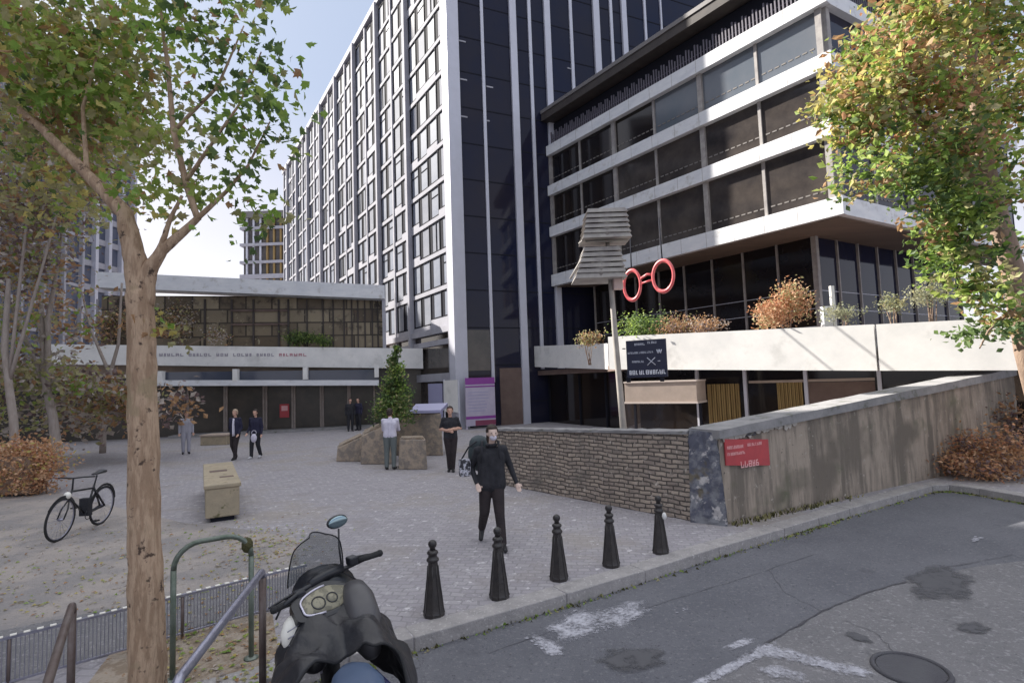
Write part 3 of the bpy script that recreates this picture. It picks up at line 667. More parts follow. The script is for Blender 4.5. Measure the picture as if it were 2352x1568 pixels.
# bright white post and pale box at the terrace corner
# terrace parapet: shaded run, return, sunlit run
PA, PB, PC, PD = (1.1,31.0), (4.25,24.7), (3.95,19.2), (11.75,12.3)
WP1 = Wall(PA, PB); WP2 = Wall(PC, PD)
def par(wl, xa, xb, ya0, ya1, yb0, yb1, name='parapet'):
    u0_, z00 = wl.hit(xa, ya1); _, z01 = wl.hit(xa, ya0); u1_, z10 = wl.hit(xb, yb1); _, z11 = wl.hit(xb, yb0)
    mb = MB(); wl.box(mb, u0_, u1_, z00, z01, -.25, 0, z0b=z10, z1b=z11); mb.build(name, MT['white'], rb); return u0_, u1_, z00, z01, z10, z11
par(WP1, 1218, 1398, 795, 842, 788, 848)
q0 = par(WP2, 1400, 2015, 773, 848, 744, 851)
q1 = par(WP2, 2021, 2420, 744, 851, 724, 850)
# joint and terrace deck
mb = MB(); dk = [Vector((1.2,31.2,2.9)), Vector((4.3,24.9,2.9)), Vector((4.1,19.5,2.9)), Vector((11.9,12.7,2.9)), Vector((26,22,2.9)), Vector((14,34,2.9))]
nn_ = len(dk); mb.add(dk+[p-Vector((0,0,.25)) for p in dk], [tuple(range(nn_)), tuple(range(nn_,2*nn_))[::-1]]+[(i,(i+1)%nn_,(i+1)%nn_+nn_,i+nn_) for i in range(nn_)]); mb.build('terrace_deck', MT['brownpanel'], rb)
# ground floor below the parapet
W5 = Wall((4.9,20.6), (13.2,13.4)); W6 = Wall((1.9,31.2),(5.0,25.2))
mb = MB(); W5.box(mb, -.2, 11.5, 0, 2.75, -.1, 0); mb.build('shopfront', MT['glassdark'], rb)
mb = MB(); W6.box(mb, -.8, 6.6, 0, 2.75, -.1, 0); mb.build('shopfront', MT['glassdark'], rb)
mb = MB(); mb.hexa([Vector(v) for v in ((4.9,25.3,0),(4.95,25.3,0),(5.0,20.7,0),(4.9,20.6,0),(4.9,25.3,2.7),(4.95,25.3,2.7),(5.0,20.7,2.7),(4.9,20.6,2.7))]); mb.build('shopfront', MT['glassdark'], rb)
for x_ in (1712, 1852, 2022, 1602):
    u, _ = W5.hit(x_, 900, .12); mb = MB(); W5.box(mb, u-.05, u+.05, 0, 2.6, .02, .14); mb.build('column', MT['lavender'], rb)
for xa, xb in ((1625,1700),(1785,1845)):
    ua, _ = W5.hit(xa, 900, .03); ub, _ = W5.hit(xb, 900, .03); mb = MB()
    k = 14
    for i in range(k):
        a_ = ua+(ub-ua)*i/k; W5.box(mb, a_, a_+(ub-ua)/k*.72, .3, 2.02, .01, .03+.03*(i%2))
    mb.build('curtain', MT['curtain'], rb)
ua, zt = W5.hit(1720, 884, .06); ub, zb = W5.hit(2010, 884, .06)
mb = MB(); W5.box(mb, ua, ub, 2.02, 2.10, .0, .06); mb.build('transom', MT['tan'], rb)
ua, _ = W5.hit(1850, 890, .06); ub, _ = W5.hit(2010, 890, .06); mb = MB(); W5.box(mb, ua, ub, .4, 2.0, .0, .04); mb.build('panel', MT['brownpanel'], rb)
for x_ in (1260,1330,1390):
    u, _ = W6.hit(x_, 900, .1); mb = MB(); W6.box(mb, u-.05, u+.05, 0, 2.6, .0, .08); mb.build('column', MT['dark'], rb)
# tan canopy box in front of the shop
W7 = Wall((4.0,18.6),(7.2,16.2)); ua, z1 = W7.hit(1434, 880); ub, z0 = W7.hit(1602, 926)
cn = thing('shop_canopy', W7.p((ua+ub)/2, 0), 'tan box canopy jutting out below the navy sign beside the pole', 'canopy')
mb = MB(); W7.box(mb, ua, ub, z0+.06, z1, -.9, 0); mb.build('fascia', MT['tan'], cn, bevel=.01)
mb = MB(); W7.box(mb, ua-.02, ub+.02, z0, z0+.06, -.92, .03); W7.box(mb, ua-.02, ub+.02, z1, z1+.05, -.92, .03); mb.build('edge_trim', MT['tanedge'], cn)
mb = MB()
for q in (ua+.1, ub-.1): W7.box(mb, q-.04, q+.04, 0, z0, -.6, -.52)
mb.build('post', MT['dark'], cn)
# plants on the terrace
def leafmesh(blobs, size, nm, lobed=False, ratio=.55, clump=.35, up_bias=0.0):
    """blobs: (centre, radii, count, weights) -> leaf quads in clumps"""
    V = []; Fc = []; Mi = []
    for c, r, cnt, wts in blobs:
        c = Vector(c); ncl = max(4, int(cnt/26)); cls = []
        for i in range(ncl):
            while True:
                q = Vector((random.uniform(-1,1),random.uniform(-1,1),random.uniform(-1,1)))
                if q.length <= 1: break
            q = q*(.45+.55*q.length) if q.length > .01 else q
            cls.append((Vector((c.x+q.x*r[0], c.y+q.y*r[1], c.z+q.z*r[2])), random.choices(range(nm), wts)[0]))
        rr = clump*(r[0]*r[1]*r[2])**(1/3)
        for i in range(cnt):
            cc, mi = random.choice(cls)
            p = cc+Vector((random.gauss(0,rr),random.gauss(0,rr),random.gauss(0,rr*.8)))
            if random.random() < .3: mi = random.choices(range(nm), wts)[0]
            a = Vector((random.gauss(0,1),random.gauss(0,1),random.gauss(0,.6)-.3)).normalized()
            b = a.cross(Vector((random.gauss(0,1),random.gauss(0,1),random.gauss(0,1)))).normalized(); nn_ = a.cross(b)
            s = size*random.uniform(.55,1.35); b0 = len(V)
            if not lobed:
                V += [p-a*s, p+b*s*ratio+nn_*s*.2, p+a*s, p-b*s*ratio+nn_*s*.2]; Fc += [(b0,b0+1,b0+2),(b0,b0+2,b0+3)]; Mi += [mi,mi]
            else:
                prof = [(-1,0),(-.55,.55),(-.1,.95),(.05,.45),(.55,.62),(.45,.25),(1.05,0),(.45,-.25),(.55,-.62),(.05,-.45),(-.1,-.95),(-.55,-.55)]
                V += [p+a*(s*x)+b*(s*y)+nn_*(s*(.22*abs(y)-.12*x*x)) for x,y in prof]
                Fc += [tuple(b0+k for k in range(7)), (b0,)+tuple(b0+k for k in range(6,12))]; Mi += [mi,mi]
    mb = MB(); mb.v = [tuple(v) for v in V]; mb.f = Fc; mb.m = Mi; mb.smooth = [False]*len(Fc); return mb
def quick(mb, name, mats, parent=None):
    me = bpy.data.meshes.new(name); me.from_pydata(mb.v, [], mb.f)
    for q in mats: me.materials.append(q)
    me.polygons.foreach_set('material_index', mb.m); me.update()
    o = bpy.data.objects.new(name, me); C.objects.link(o)
    if parent is not None: link(o, parent)
    return o
def shrub(name, label, base, blobs, size, mats, stems=5, h=.5, group=None, cat='shrub', barkm='barkc', ratio=.55, clump=.35):
    t = thing(name, base, label, cat, group)
    bl = [(Vector(base)+Vector(c), r, n_, w_) for c, r, n_, w_ in blobs]
    quick(leafmesh(bl, size, len(mats), ratio=ratio, clump=clump), 'foliage', [MT[q] for q in mats], t)
    mb = MB(); b = Vector(base)
    for i in range(stems):
        c = random.choice(bl)[0]; e = b.lerp(c, 1) + Vector((random.uniform(-.2,.2),random.uniform(-.1,.1),0))*1.2
        mb.tube([b+Vector((random.uniform(-.1,.1),random.uniform(-.05,.05),0)), b.lerp(e,.5)+Vector((random.uniform(-.06,.06),0,.05)), e], [.02,.014,.005], n=6)
    mb.build('stems', MT[barkm], t); return t
def onterr(x, y, back=.7):
    u, z = WP2.hit(x, y, -back); p = WP2.p(u, 0, -back); return Vector((p.x,p.y,2.9)), z
b, z = onterr(1480, 730, .9); shrub('terrace_shrub', 'dark green shrub on the terrace just right of the lamp pole', b, [((0,0,1.25),(.95,.45,.55),1700,(3,1))], .05, ['l_dgreen','l_green'])
b, z = onterr(1560, 745, .8); shrub('terrace_shrub', 'brown and olive shrub on the terrace above the navy sign', b, [((0,0,1.05),(.8,.4,.42),1500,(3,2,1))], .045, ['l_brown','l_purple','l_olive'])
b, z = onterr(1625, 752, .6); shrub('terrace_shrub', 'low dry brown shrub on the terrace left of the big orange one', b, [((0,0,1.0),(.55,.3,.28),900,(2,1,1))], .04, ['l_brown','l_grey','l_purple'])
b, z = onterr(1800, 720, .8); shrub('terrace_shrub', 'tall orange-pink shrub on the terrace below the overhang', b, [((-.35,0,1.2),(.5,.35,.42),1500,(3,3,1)),((.3,0,1.6),(.5,.3,.6),1700,(2,2,2))], .045, ['l_red','l_pink','l_olive'])
b, z = onterr(1935, 740, .5); shrub('terrace_shrub', 'low sage-green cushion plant on the terrace at the white post', b, [((0,0,1.05),(.55,.3,.16),600,(1,))], .035, ['l_sage'])
b, z = onterr(2050, 730, .5); shrub('terrace_shrub', 'rounded pale sage shrub on the terrace, left of two', b, [((0,0,1.18),(.33,.3,.25),600,(4,1))], .035, ['l_sage','l_olive'])
b, z = onterr(2140, 725, .5); shrub('terrace_shrub', 'wide pale sage shrub on the terrace behind the white parapet near the right-hand tree', b, [((0,0,1.3),(.55,.3,.28),900,(4,1))], .035, ['l_sage','l_olive'])
b, z = onterr(1350, 780, 1.2); shrub('terrace_shrub', 'brownish low hedge on the terrace left of the lamp pole', b, [((0,0,1.0),(.8,.3,.25),600,(2,2,1))], .05, ['l_brown','l_olive','l_purple'])
# white post with pale box on the terrace
p = WP2.p(*[WP2.hit(1913, 700, -1.0)[0], 0, -1.0]); t_ = thing('terrace_post', (p.x,p.y,2.9), 'short white post with a pale blue box beside the orange shrub on the terrace', 'post')
mb = MB(); mb.box((p.x,p.y,2.9+.95), (.10,.10,1.9)); mb.build('post', MT['white'], t_)
mb = MB(); mb.box((p.x-.22,p.y,2.9+.8), (.26,.2,1.0)); mb.build('box', MT['band'], t_, bevel=.02)

# ---------------- lobby wing on the left
P0, P1 = (-24.2, 28.0), (-5.25, 32.6)
WF = Wall(P0, P1)
lb = thing('lobby_building', WF.p(8, 0), 'two-storey entrance wing with pale fascias and glazed doors, behind the near tree', 'building')
def fbox(name, m_, xa, xb, ya0, ya1, yb0, yb1, o0, o1, wl=WF, parent=lb, off=0):
    u0_, z00 = wl.hit(xa, ya1, off); _, z01 = wl.hit(xa, ya0, off); u1_, z10 = wl.hit(xb, yb1, off); _, z11 = wl.hit(xb, yb0, off)
    mb = MB(); wl.box(mb, u0_, u1_, z00, z01, o0, o1, z0b=z10, z1b=z11); return mb.build(name, MT[m_], parent)
fbox('roof_fascia', 'band', 222, 884, 624, 660, 655, 686, -1.2, 0)
fbox('fascia', 'white', 92, 972, 790, 836, 800, 846, -.5, .0)
u0_, z0_ = WF.hit(225, 790, -.6); u1_, z1_ = WF.hit(884, 800, -.6); _, z2_ = WF.hit(500, 670, -.6)
mb = MB(); WF.box(mb, u0_, u1_, 4.3, 7.8, -1.0, -.9); mb.build('upper_glazing', MT['interior'], lb)
for x_ in (222,345,470,532,582,640,662,705,742,765,790,808,822,838,855,868):
    u, _ = WF.hit(x_, 730, -.8); mb = MB(); w_ = .05 if x_ < 700 else .035; WF.box(mb, u-w_, u+w_, 4.4, 7.6, -.9, -.8); mb.build('mullion', MT['roofdark'] if x_ > 300 else MT['finwhite'], lb)
u, _ = WF.hit(882, 730, -.2); mb = MB(); WF.box(mb, u-.1, u+.1, 4.6, 7.6, -.3, -.1); mb.build('end_post', MT['finwhite'], lb)
mb = MB(); u0_, _ = WF.hit(530,700,-.85); u1_, _ = WF.hit(660,700,-.85); WF.box(mb, u0_, u1_, 6.1, 6.2, -.89, -.8); WF.box(mb, u0_, u1_, 6.9, 7.0, -.89, -.8); mb.build('rail', MT['brownpanel'], lb)
# entrance canopy: dark slots over a pale beam
uA, _ = WF.hit(60, 860, .1); uB, _ = WF.hit(872, 866, .1)
mb = MB(); zc = [WF.hit(362,853,.9)[1], WF.hit(362,886,.9)[1], WF.hit(870,848,.9)[1], WF.hit(870,884,.9)[1]]
uC, _ = WF.hit(362,870,.9); uD, _ = WF.hit(870,870,.9)
mb = MB(); WF.box(mb, uC, uD, zc[1], zc[1]+.30, -.4, 1.0, z0b=zc[3]-.02, z1b=zc[3]+.28); mb.build('canopy_beam', MT['band'], lb)
mb = MB(); WF.box(mb, uA, uC-.1, zc[1]-.05, zc[1]+.22, -.4, .8); mb.build('canopy_beam', MT['tan'], lb)
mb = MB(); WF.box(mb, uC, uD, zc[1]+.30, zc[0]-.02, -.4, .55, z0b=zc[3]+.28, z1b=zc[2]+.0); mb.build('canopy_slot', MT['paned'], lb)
for x_ in (368, 541, 702, 866):
    u, _ = WF.hit(x_, 865, .95); mb = MB(); WF.box(mb, u-.14, u+.10, zc[1]+.1, zc[0]+.02, .5, 1.02); mb.build('canopy_strut', MT['white'], lb)
# fascia lettering: small raised characters too worn to read in the photograph
mb = MB(); mb2 = MB(); x_ = 366
while x_ < 705:
    w_ = random.uniform(4,8); u, zl = WF.hit(x_, 815, .01); uu, _ = WF.hit(x_+w_, 815, .01)
    tgt = mb2 if x_ > 640 else mb; hh = .16
    zl = zl-.07
    k = random.randint(0,3)
    WF.box(tgt, u, u+.045, zl, zl+hh, 0, .02)
    if k != 1: WF.box(tgt, uu-.045, uu, zl, zl+hh, 0, .02)
    if k in (0,2): WF.box(tgt, u+.045, uu-.045, zl+hh-.04, zl+hh, 0, .02)
    if k in (1,2,3): WF.box(tgt, u+.045, uu-(.045 if k!=1 else 0), zl, zl+.04, 0, .02)
    if k in (0,3): WF.box(tgt, u+.045, uu-.045, zl+.065, zl+.10, 0, .02)
    x_ += w_+3+(9 if random.random() < .2 else 0)
mb.build('fascia_lettering', MT['letterd'], lb); mb2.build('fascia_lettering', MT['letterp'], lb)
# ground-floor entrance
mb = MB(); WF.box(mb, -3, 19.4, 0, 3.4, -.9, -.8); mb.build('entrance_glazing', MT['entrance'], lb)
for x0_, x1_ in ((432,516),(521,606),(612,672),(677,737),(742,800),(804,860)):
    ua, _ = WF.hit(x0_, 940, -.75); ub, _ = WF.hit(x1_, 940, -.75)
    dr = MB(); 
    for q in (ua, ub): WF.box(dr, q-.05, q+.05, 0, 2.9, -.8, -.68)
    WF.box(dr, ua+.05, ub-.05, 2.75, 2.9, -.8, -.70); WF.box(dr, ua+.05, ub-.05, 0, .12, -.8, -.70)
    dr.build('door', MT['barkb'], lb)
for x_ in (505, 632, 692, 735, 850):
    u, _ = WF.hit(x_, 890, -.3); mb = MB(); WF.box(mb, u-.45, u+.25, 2.98, 3.03, -.7, -.4); mb.build('ceiling_light', MT['white'], lb)
ua, z1 = WF.hit(642, 928, -.6); ub, z0 = WF.hit(664, 958, -.6)
rs = thing('door_notice', WF.p((ua+ub)/2, z0), 'small red and pink notice on the entrance doors of the lobby', 'sign')
mb = MB(); WF.box(mb, ua, ub, z0, z1, -.66, -.62); mb.build('board', MT['redsign'], rs)
mb = MB(); WF.box(mb, ua+.1, ub-.08, (z0+z1)/2, z1-.1, -.62, -.61); mb.build('face', MT['letterr'], rs)
mb = MB(); pl = [WF.p(-3,0,-1), WF.p(19.4,0,-1), WF.p(19.4,0,-9), WF.p(-3,0,-9)]
mb.hexa([p+Vector((0,0,3.3)) for p in pl]+[p+Vector((0,0,4.3)) for p in pl]); mb.build('floor_slab', MT['tan'], lb)
# step in front of the doors
mb = MB(); WF.box(mb, 6, 19, .0, .12, -.9, .6); tag(mb.build('entrance_step', MT['coping']), kind='structure')
# planting on the fascia
u, z = WF.hit(700, 775, -.4); b = WF.p(u, 0, -.4)
shrub('balcony_shrub', 'dark green trailing shrub on the lobby balcony', (b.x,b.y,4.6), [((-.5,0,.7),(1.0,.3,.35),900,(4,1)),((.8,0,.5),(.9,.3,.3),700,(4,1))], .06, ['l_dgreen','l_green'])
u, z = WF.hit(255, 770, -.4); b = WF.p(u, 0, -.4)
shrub('balcony_shrub', 'olive and brown bushes on the lobby balcony left of the near trunk', (b.x,b.y,5.2), [((0,0,1.0),(1.4,.3,1.1),1300,(2,2,1))], .07, ['l_olive','l_brown','l_purple'])
u, z = WF.hit(420, 760, -.4); b = WF.p(u, 0, -.4)
shrub('balcony_shrub', 'tall russet bushes on the lobby balcony right of the near trunk', (b.x,b.y,4.8), [((-.3,0,1.4),(1.2,.3,1.2),1100,(2,2,2)),((1.9,0,.7),(.8,.3,.5),300,(2,1,2))], .07, ['l_olive','l_brown','l_grey'])

# ---------------- left tower beyond the trees, and an unseen block added to shade the forecourt
lt = thing('glass_block', (-36,45,0), 'blue-grey glass block with pale fins behind the left-hand trees', 'building')
A1 = Vector((-35.5,44,0)); WA = Wall(A1, A1+Vector((2.5,-14,0))); WA2 = Wall(A1, A1+Vector((.25,6.2,0)))
mb = MB(); mb.hexa([Vector(v) for v in ((-35.6,44.1,0),(-33.1,30.1,0),(-60,30,0),(-60,50,0),(-35.6,44.1,29.5),(-33.1,30.1,29.5),(-60,30,29.5),(-60,50,29.5))]); mb.build('wall', MT['dark'], lt)
mb = MB(); WA.box(mb, .1, 14, 0, 29.4, .1, .2); mb.build('glass_wall', MT['slate'], lt)
for k in range(7):
    mb = MB(); WA.box(mb, k*2.3-.12, k*2.3+.12, 0, 29.8, .2, .5); mb.build('fin', MT['finwhite'], lt)
mb = MB(); WA2.box(mb, 0, 6.1, 0, 29.5, -.6, 0); mb.build('side_wall', MT['slate'], lt)
for k in range(5):
    mb = MB(); WA2.box(mb, k*1.45, k*1.45+.32, 0, 29.8, 0, .4); mb.build('fin', MT['lavender'], lt)
mb = MB()
for k in range(14): WA2.box(mb, .1, 6.0, 1+k*2.05, 1.5+k*2.05, 0, .12); WA.box(mb, .1, 13.9, 1+k*2.05, 1.25+k*2.05, .2, .28)
mb.build('spandrels', MT['finwhite'], lt)
nb_ = thing('unseen_shade_block', (-48,5,0), 'tall unseen concrete block added left of the forecourt to shade it', 'building')
mb = MB(); mb.box((-44,7,17), (22,45,34)); mb.build('wall', MT['panea'], nb_)
mb = MB()
for k in range(11): mb.box((-32.9,7,2+k*3), (.2,44,1.6))
mb.build('window_strip', MT['glassnavy'], nb_)
# distant banded building
db = thing('distant_block', D(615, 880, 95), 'distant curved-band office block at the end of the forecourt', 'building')
a = D(560,600,95); b = D(690,600,95); WD = Wall((a.x,a.y),(b.x,b.y))
_, zt = WD.hit(615, 487); _, zb0 = WD.hit(615, 497)
mb = MB(); WD.box(mb, 0, WD.L, 0, zt, -14, 0); mb.build('wall', MT['glassbrown'], db)
for (y0_, y1_) in ((487,501),(521,527),(559,565),(599,605),(630,640)):
    _, za = WD.hit(615, y1_); _, zb = WD.hit(615, y0_); mb = MB(); WD.box(mb, -.5, WD.L+.3, za, zb, -14.2, .5 if y0_ > 490 else .8); mb.build('floor_band', MT['finwhite'] if y0_ > 490 else MT['roofedge'], db)
for k in range(9):
    mb = MB(); WD.box(mb, k*1.2+.5, k*1.2+.8, 0, zt-1, 0, .3); mb.build('mullion', MT['curtain'] if k in (3,4,5) else MT['lavender'], db)

# ============================================================ WALLS
bA, bB = G(1150,1112), G(1592,1197)
BW = Wall((bA.x,bA.y),(bB.x,bB.y))
_, zt0 = BW.hit(1150,990); _, zt1 = BW.hit(1592,992)
bw_ = thing('brick_wall', BW.p(BW.L/2,0), 'low rough brick and rubble wall running from the walker to the corner pier', 'wall')
# local frame so the brick pattern follows the wall
def wallobj(wl, name, m_, parent, u0_, u1_, z0a, z0b_, z1a, z1b_, o0, o1, nu=24, nz=8, rough=0.0):
    """wall slab subdivided with uneven surface, in the wall's own frame"""
    mb = MB(); fr = []
    for side, o in ((0,o1),(1,o0)):
        for i in range(nu+1):
            for j in range(nz+1):
                u = u0_+(u1_-u0_)*i/nu; za = z0a+(z0b_-z0a)*i/nu; zb = z1a+(z1b_-z1a)*i/nu
                z = za+(zb-za)*j/nz
                jit = random.uniform(-rough,rough); dz = random.uniform(-rough,rough)*.9 if j == nz else 0
                fr.append((u, -(o+jit), z+dz))
    W_ = nz+1; off = (nu+1)*W_; f = []
    for i in range(nu):
        for j in range(nz):
            f.append((i*W_+j,(i+1)*W_+j,(i+1)*W_+j+1,i*W_+j+1)); f.append((off+i*W_+j,off+i*W_+j+1,off+(i+1)*W_+j+1,off+(i+1)*W_+j))
        f.append((i*W_+nz,(i+1)*W_+nz,off+(i+1)*W_+nz,off+i*W_+nz))
    for j in range(nz):
        f.append((j,j+1,off+j+1,off+j)); f.append((nu*W_+j,off+nu*W_+j,off+nu*W_+j+1,nu*W_+j+1))
    mb.add(fr, f); o = mb.build(name, MT[m_])
    xax = wl.d; yax = -wl.n
    Mx = Matrix(((xax.x,yax.x,0,wl.A.x),(xax.y,yax.y,0,wl.A.y),(0,0,1,0),(0,0,0,1)))
    o.matrix_world = Mx
    if parent is not None:
        o.parent = parent; o.matrix_parent_inverse = parent.matrix_world.inverted()
        o.matrix_world = Mx
    return o
wallobj(BW, 'masonry', 'rubble', bw_, -.22, BW.L-.02, -.05, -.05, zt0-.0, zt1-.04, -.35, 0, nu=60, nz=14, rough=.014)
wallobj(BW, 'coping', 'coping', bw_, -.26, BW.L-.02, zt0+.0, zt1-.04, zt0+.05, zt1+.01, -.38, .03, nu=40, nz=1, rough=.012)
# concrete retaining wall
cA, cB = G(1662,1206), G(2140,1098)
dirc = (Vector((cB.x,cB.y,0))-Vector((cA.x,cA.y,0))).normalized()
cE = Vector((cB.x,cB.y,0))+dirc*4.5
CWl = Wall((cA.x,cA.y),(cE.x,cE.y))
_, c0 = CWl.hit(1662,1000); u_, c1 = CWl.hit(2330,858)
cw = thing('concrete_wall', CWl.p(CWl.L/2,0), 'long stained concrete wall with a sloping top, right of the corner pier', 'wall')
zend = c0+(c1-c0)*CWl.L/u_
wallobj(CWl, 'wall_face', 'concrete', cw, 0, CWl.L, -.15, -.15, c0-.04, zend-.04, -.5, 0, nu=40, nz=10, rough=.006)
_, k0 = CWl.hit(1662,985,-.0)
wallobj(CWl, 'coping', 'coping', cw, -.04, CWl.L, c0-.04, zend-.04, c0+.10, zend+.14, -.56, .06, nu=30, nz=1, rough=.006)
for k in range(16):
    xk = 1668+k*10.5+random.uniform(-3,3); uc_, zc_ = CWl.hit(xk, 1002-.16*(xk-1668), .03); mb = MB(); hh_ = random.uniform(.03,.09); c_ = CWl.p(uc_, c0+(c1-c0)*uc_/u_-.03-hh_*.3, .012)
    vv = [c_+CWl.d*(math.cos(a_)*random.uniform(.04,.09))+Vector((0,0,math.sin(a_)*hh_*random.uniform(.6,1.2))) for a_ in np.linspace(0,5.6,8)]
    mb.add(vv+[p_+CWl.n*.018 for p_ in vv], [tuple(range(8))[::-1], tuple(range(8,16))]+[(i,(i+1)%8,(i+1)%8+8,i+8) for i in range(8)]); mb.build('render_chip', MT['chip'], cw)
# pier between
mb = MB(); a = Vector((bB.x,bB.y,0)); b_ = Vector((cA.x,cA.y,0))
back1 = a+Vector((.25,.55,0)); back2 = b_+Vector((.05,.55,0))
base = [a+Vector((-.06,-.05,-.05)), b_+Vector((.05,-.07,-.05)), back2, back1]; topq = [a+Vector((.02,.02,zt1+.03)), b_+Vector((-.02,.0,c0+.05)), back2+Vector((0,0,c0+.05)), back1+Vector((0,0,zt1+.03))]
NX, NZ = 8, 16; vs = []
for j in range(NZ+1):
    t = j/NZ
    for i in range(NX+1):
        s_ = i/NX; p = base[0].lerp(base[1],s_).lerp(topq[0].lerp(topq[1],s_),t); vs.append(p+Vector((random.uniform(-.012,.012),random.uniform(-.02,.02),0)))
fs = [(j*(NX+1)+i,j*(NX+1)+i+1,(j+1)*(NX+1)+i+1,(j+1)*(NX+1)+i) for j in range(NZ) for i in range(NX)]
mb.add(vs, fs); 
mb.add([base[1],base[2],topq[2],topq[1]], [(0,1,2,3)]); mb.add([base[3],base[0],topq[0],topq[3]], [(0,1,2,3)])
mb.add([vs[NZ*(NX+1)], vs[NZ*(NX+1)+NX], topq[2], topq[3]], [(0,1,2,3)]); mb.add([base[2],base[3],topq[3],topq[2]], [(0,1,2,3)])
pr_ = tag(mb.build('corner_pier', MT['renderpier']), 'pier of peeling blue-grey render at the corner of the two walls', 'pier')
# red sign on the concrete wall
ua, z1 = CWl.hit(1664,1008,.03); ub, z0 = CWl.hit(1768,1068,.03); _, z1b = CWl.hit(1768,1008,.03)
z0a_ = CWl.hit(1664,1072,.03)[1]
sg = thing('red_notice', CWl.p((ua+ub)/2, z0, .03), 'faded red notice with pale lettering fixed to the concrete wall', 'sign')
mb = MB(); CWl.box(mb, ua, ub, z0a_+.02, z1, .012, .035, z0b=z0, z1b=z1b); mb.build('plate', MT['redsign'], sg)
mb = MB()
def word(wl, mb, u0_, u1_, z, h, o=.035):
    u = u0_
    while u < u1_-.02:
        w_ = h*random.uniform(.45,.75); wl.box(mb, u, u+h*.16, z, z+h, o, o+.003)
        k = random.random()
        if k < .8: wl.box(mb, u+w_-h*.16, u+w_, z, z+h*random.choice((1,1,.5)), o, o+.003)
        if k < .6: wl.box(mb, u+h*.16, u+w_-h*.16, z+h*.84, z+h, o, o+.003)
        if k > .3: wl.box(mb, u+h*.16, u+w_-h*.16, z, z+h*.16, o, o+.003)
        if .2 < k < .7: wl.box(mb, u+h*.16, u+w_-h*.16, z+h*.42, z+h*.58, o, o+.003)
        u += w_+h*.22
W_s = ub-ua; zm = (z1+z0)/2
for q4 in ((ua+.04, ua+W_s*.42, zm+.09, .05),(ua+W_s*.5, ua+W_s*.86, zm+.10, .05),(ua+.04, ua+W_s*.42, zm-.01, .045),(ua+W_s*.32, ua+W_s*.72, z0+.03, .10)):
    mb = MB(); word(CWl, mb, *q4); mb.build('lettering', MT['letterr'], sg)
mb = MB(); CWl.box(mb, ua+W_s*.5, ua+W_s*.72, z1+.005, z1+.06, .005, .03); mb.build('bracket', MT['asphalt3'], sg)

# ============================================================ BOLLARDS
def bollard_prof():
    return [(r*.88, z*.915) for r, z in [(.125,0),(.125,.035),(.118,.05),(.11,.09),(.098,.2),(.082,.32),(.070,.42),(.060,.54),(.056,.58),(.070,.592),(.074,.605),(.070,.62),(.054,.63),(.050,.66),(.064,.672),(.067,.685),(.058,.70),(.036,.715),(.030,.735),(.044,.75),(.052,.775),(.046,.80),(.026,.818),(.008,.825)]]
def make_bollard(base, label):
    t = thing('bollard', base, label, 'bollard', 'row of cast-iron bollards')
    mb = MB(); pf = bollard_prof(); mb.lathe(pf[:9], base, n=8, sm=False)
    # ribs
    b = Vector(base)
    for k in range(8):
        a = 2*math.pi*(k+.0)/8
        mb.tube([b+Vector((math.cos(a)*r, math.sin(a)*r, z)) for r, z in pf[1:8]], .007, n=5)
    mb.build('shaft', MT['iron'], t)
    mb = MB(); mb.lathe(pf[8:18], base, n=20); mb.build('collar', MT['iron'], t)
    mb = MB(); mb.lathe(pf[17:], base, n=20); mb.build('finial', MT['iron'], t)
    return t
bsp = [(997,1412,'nearest bollard, just right of the scooter'),(1147,1372,'bollard standing in front of the walker\'s leg'),(1284,1330,'middle bollard of the five, right of the walker'),(1404,1299,'fourth bollard from the scooter, in front of the brick wall'),(1518,1269,'farthest bollard with a scrap of white paper, nearest the corner pier')]
bb = []
b0 = G(bsp[0][0], bsp[0][1]); first = make_bollard(b0, bsp[0][2])
for x_, y_, lab in bsp[1:]:
    b = G(x_, y_); r = first.copy(); C.objects.link(r); r['label'] = lab
    r.matrix_world = Matrix.Translation(b) @ Matrix.Rotation(random.uniform(-.02,.02),4,'X')
    for ch in list(first.children):
        c_ = ch.copy(); C.objects.link(c_); c_.parent = r; c_.matrix_parent_inverse = ch.matrix_parent_inverse.copy()
    bb.append(b)
p = bb[-1]+Vector((.05,-.08,.50)); mb = MB(); 
for k in range(5): mb.add([p+Vector((random.uniform(-.03,.04),random.uniform(-.02,.01),random.uniform(-.05,.05))) for _ in range(3)], [(0,1,2)])
mb.ell(p, (.032,.022,.05), n=8)
tag(mb.build('paper_scrap', MT['white']), 'scrap of white paper stuck to the farthest bollard', 'paper')

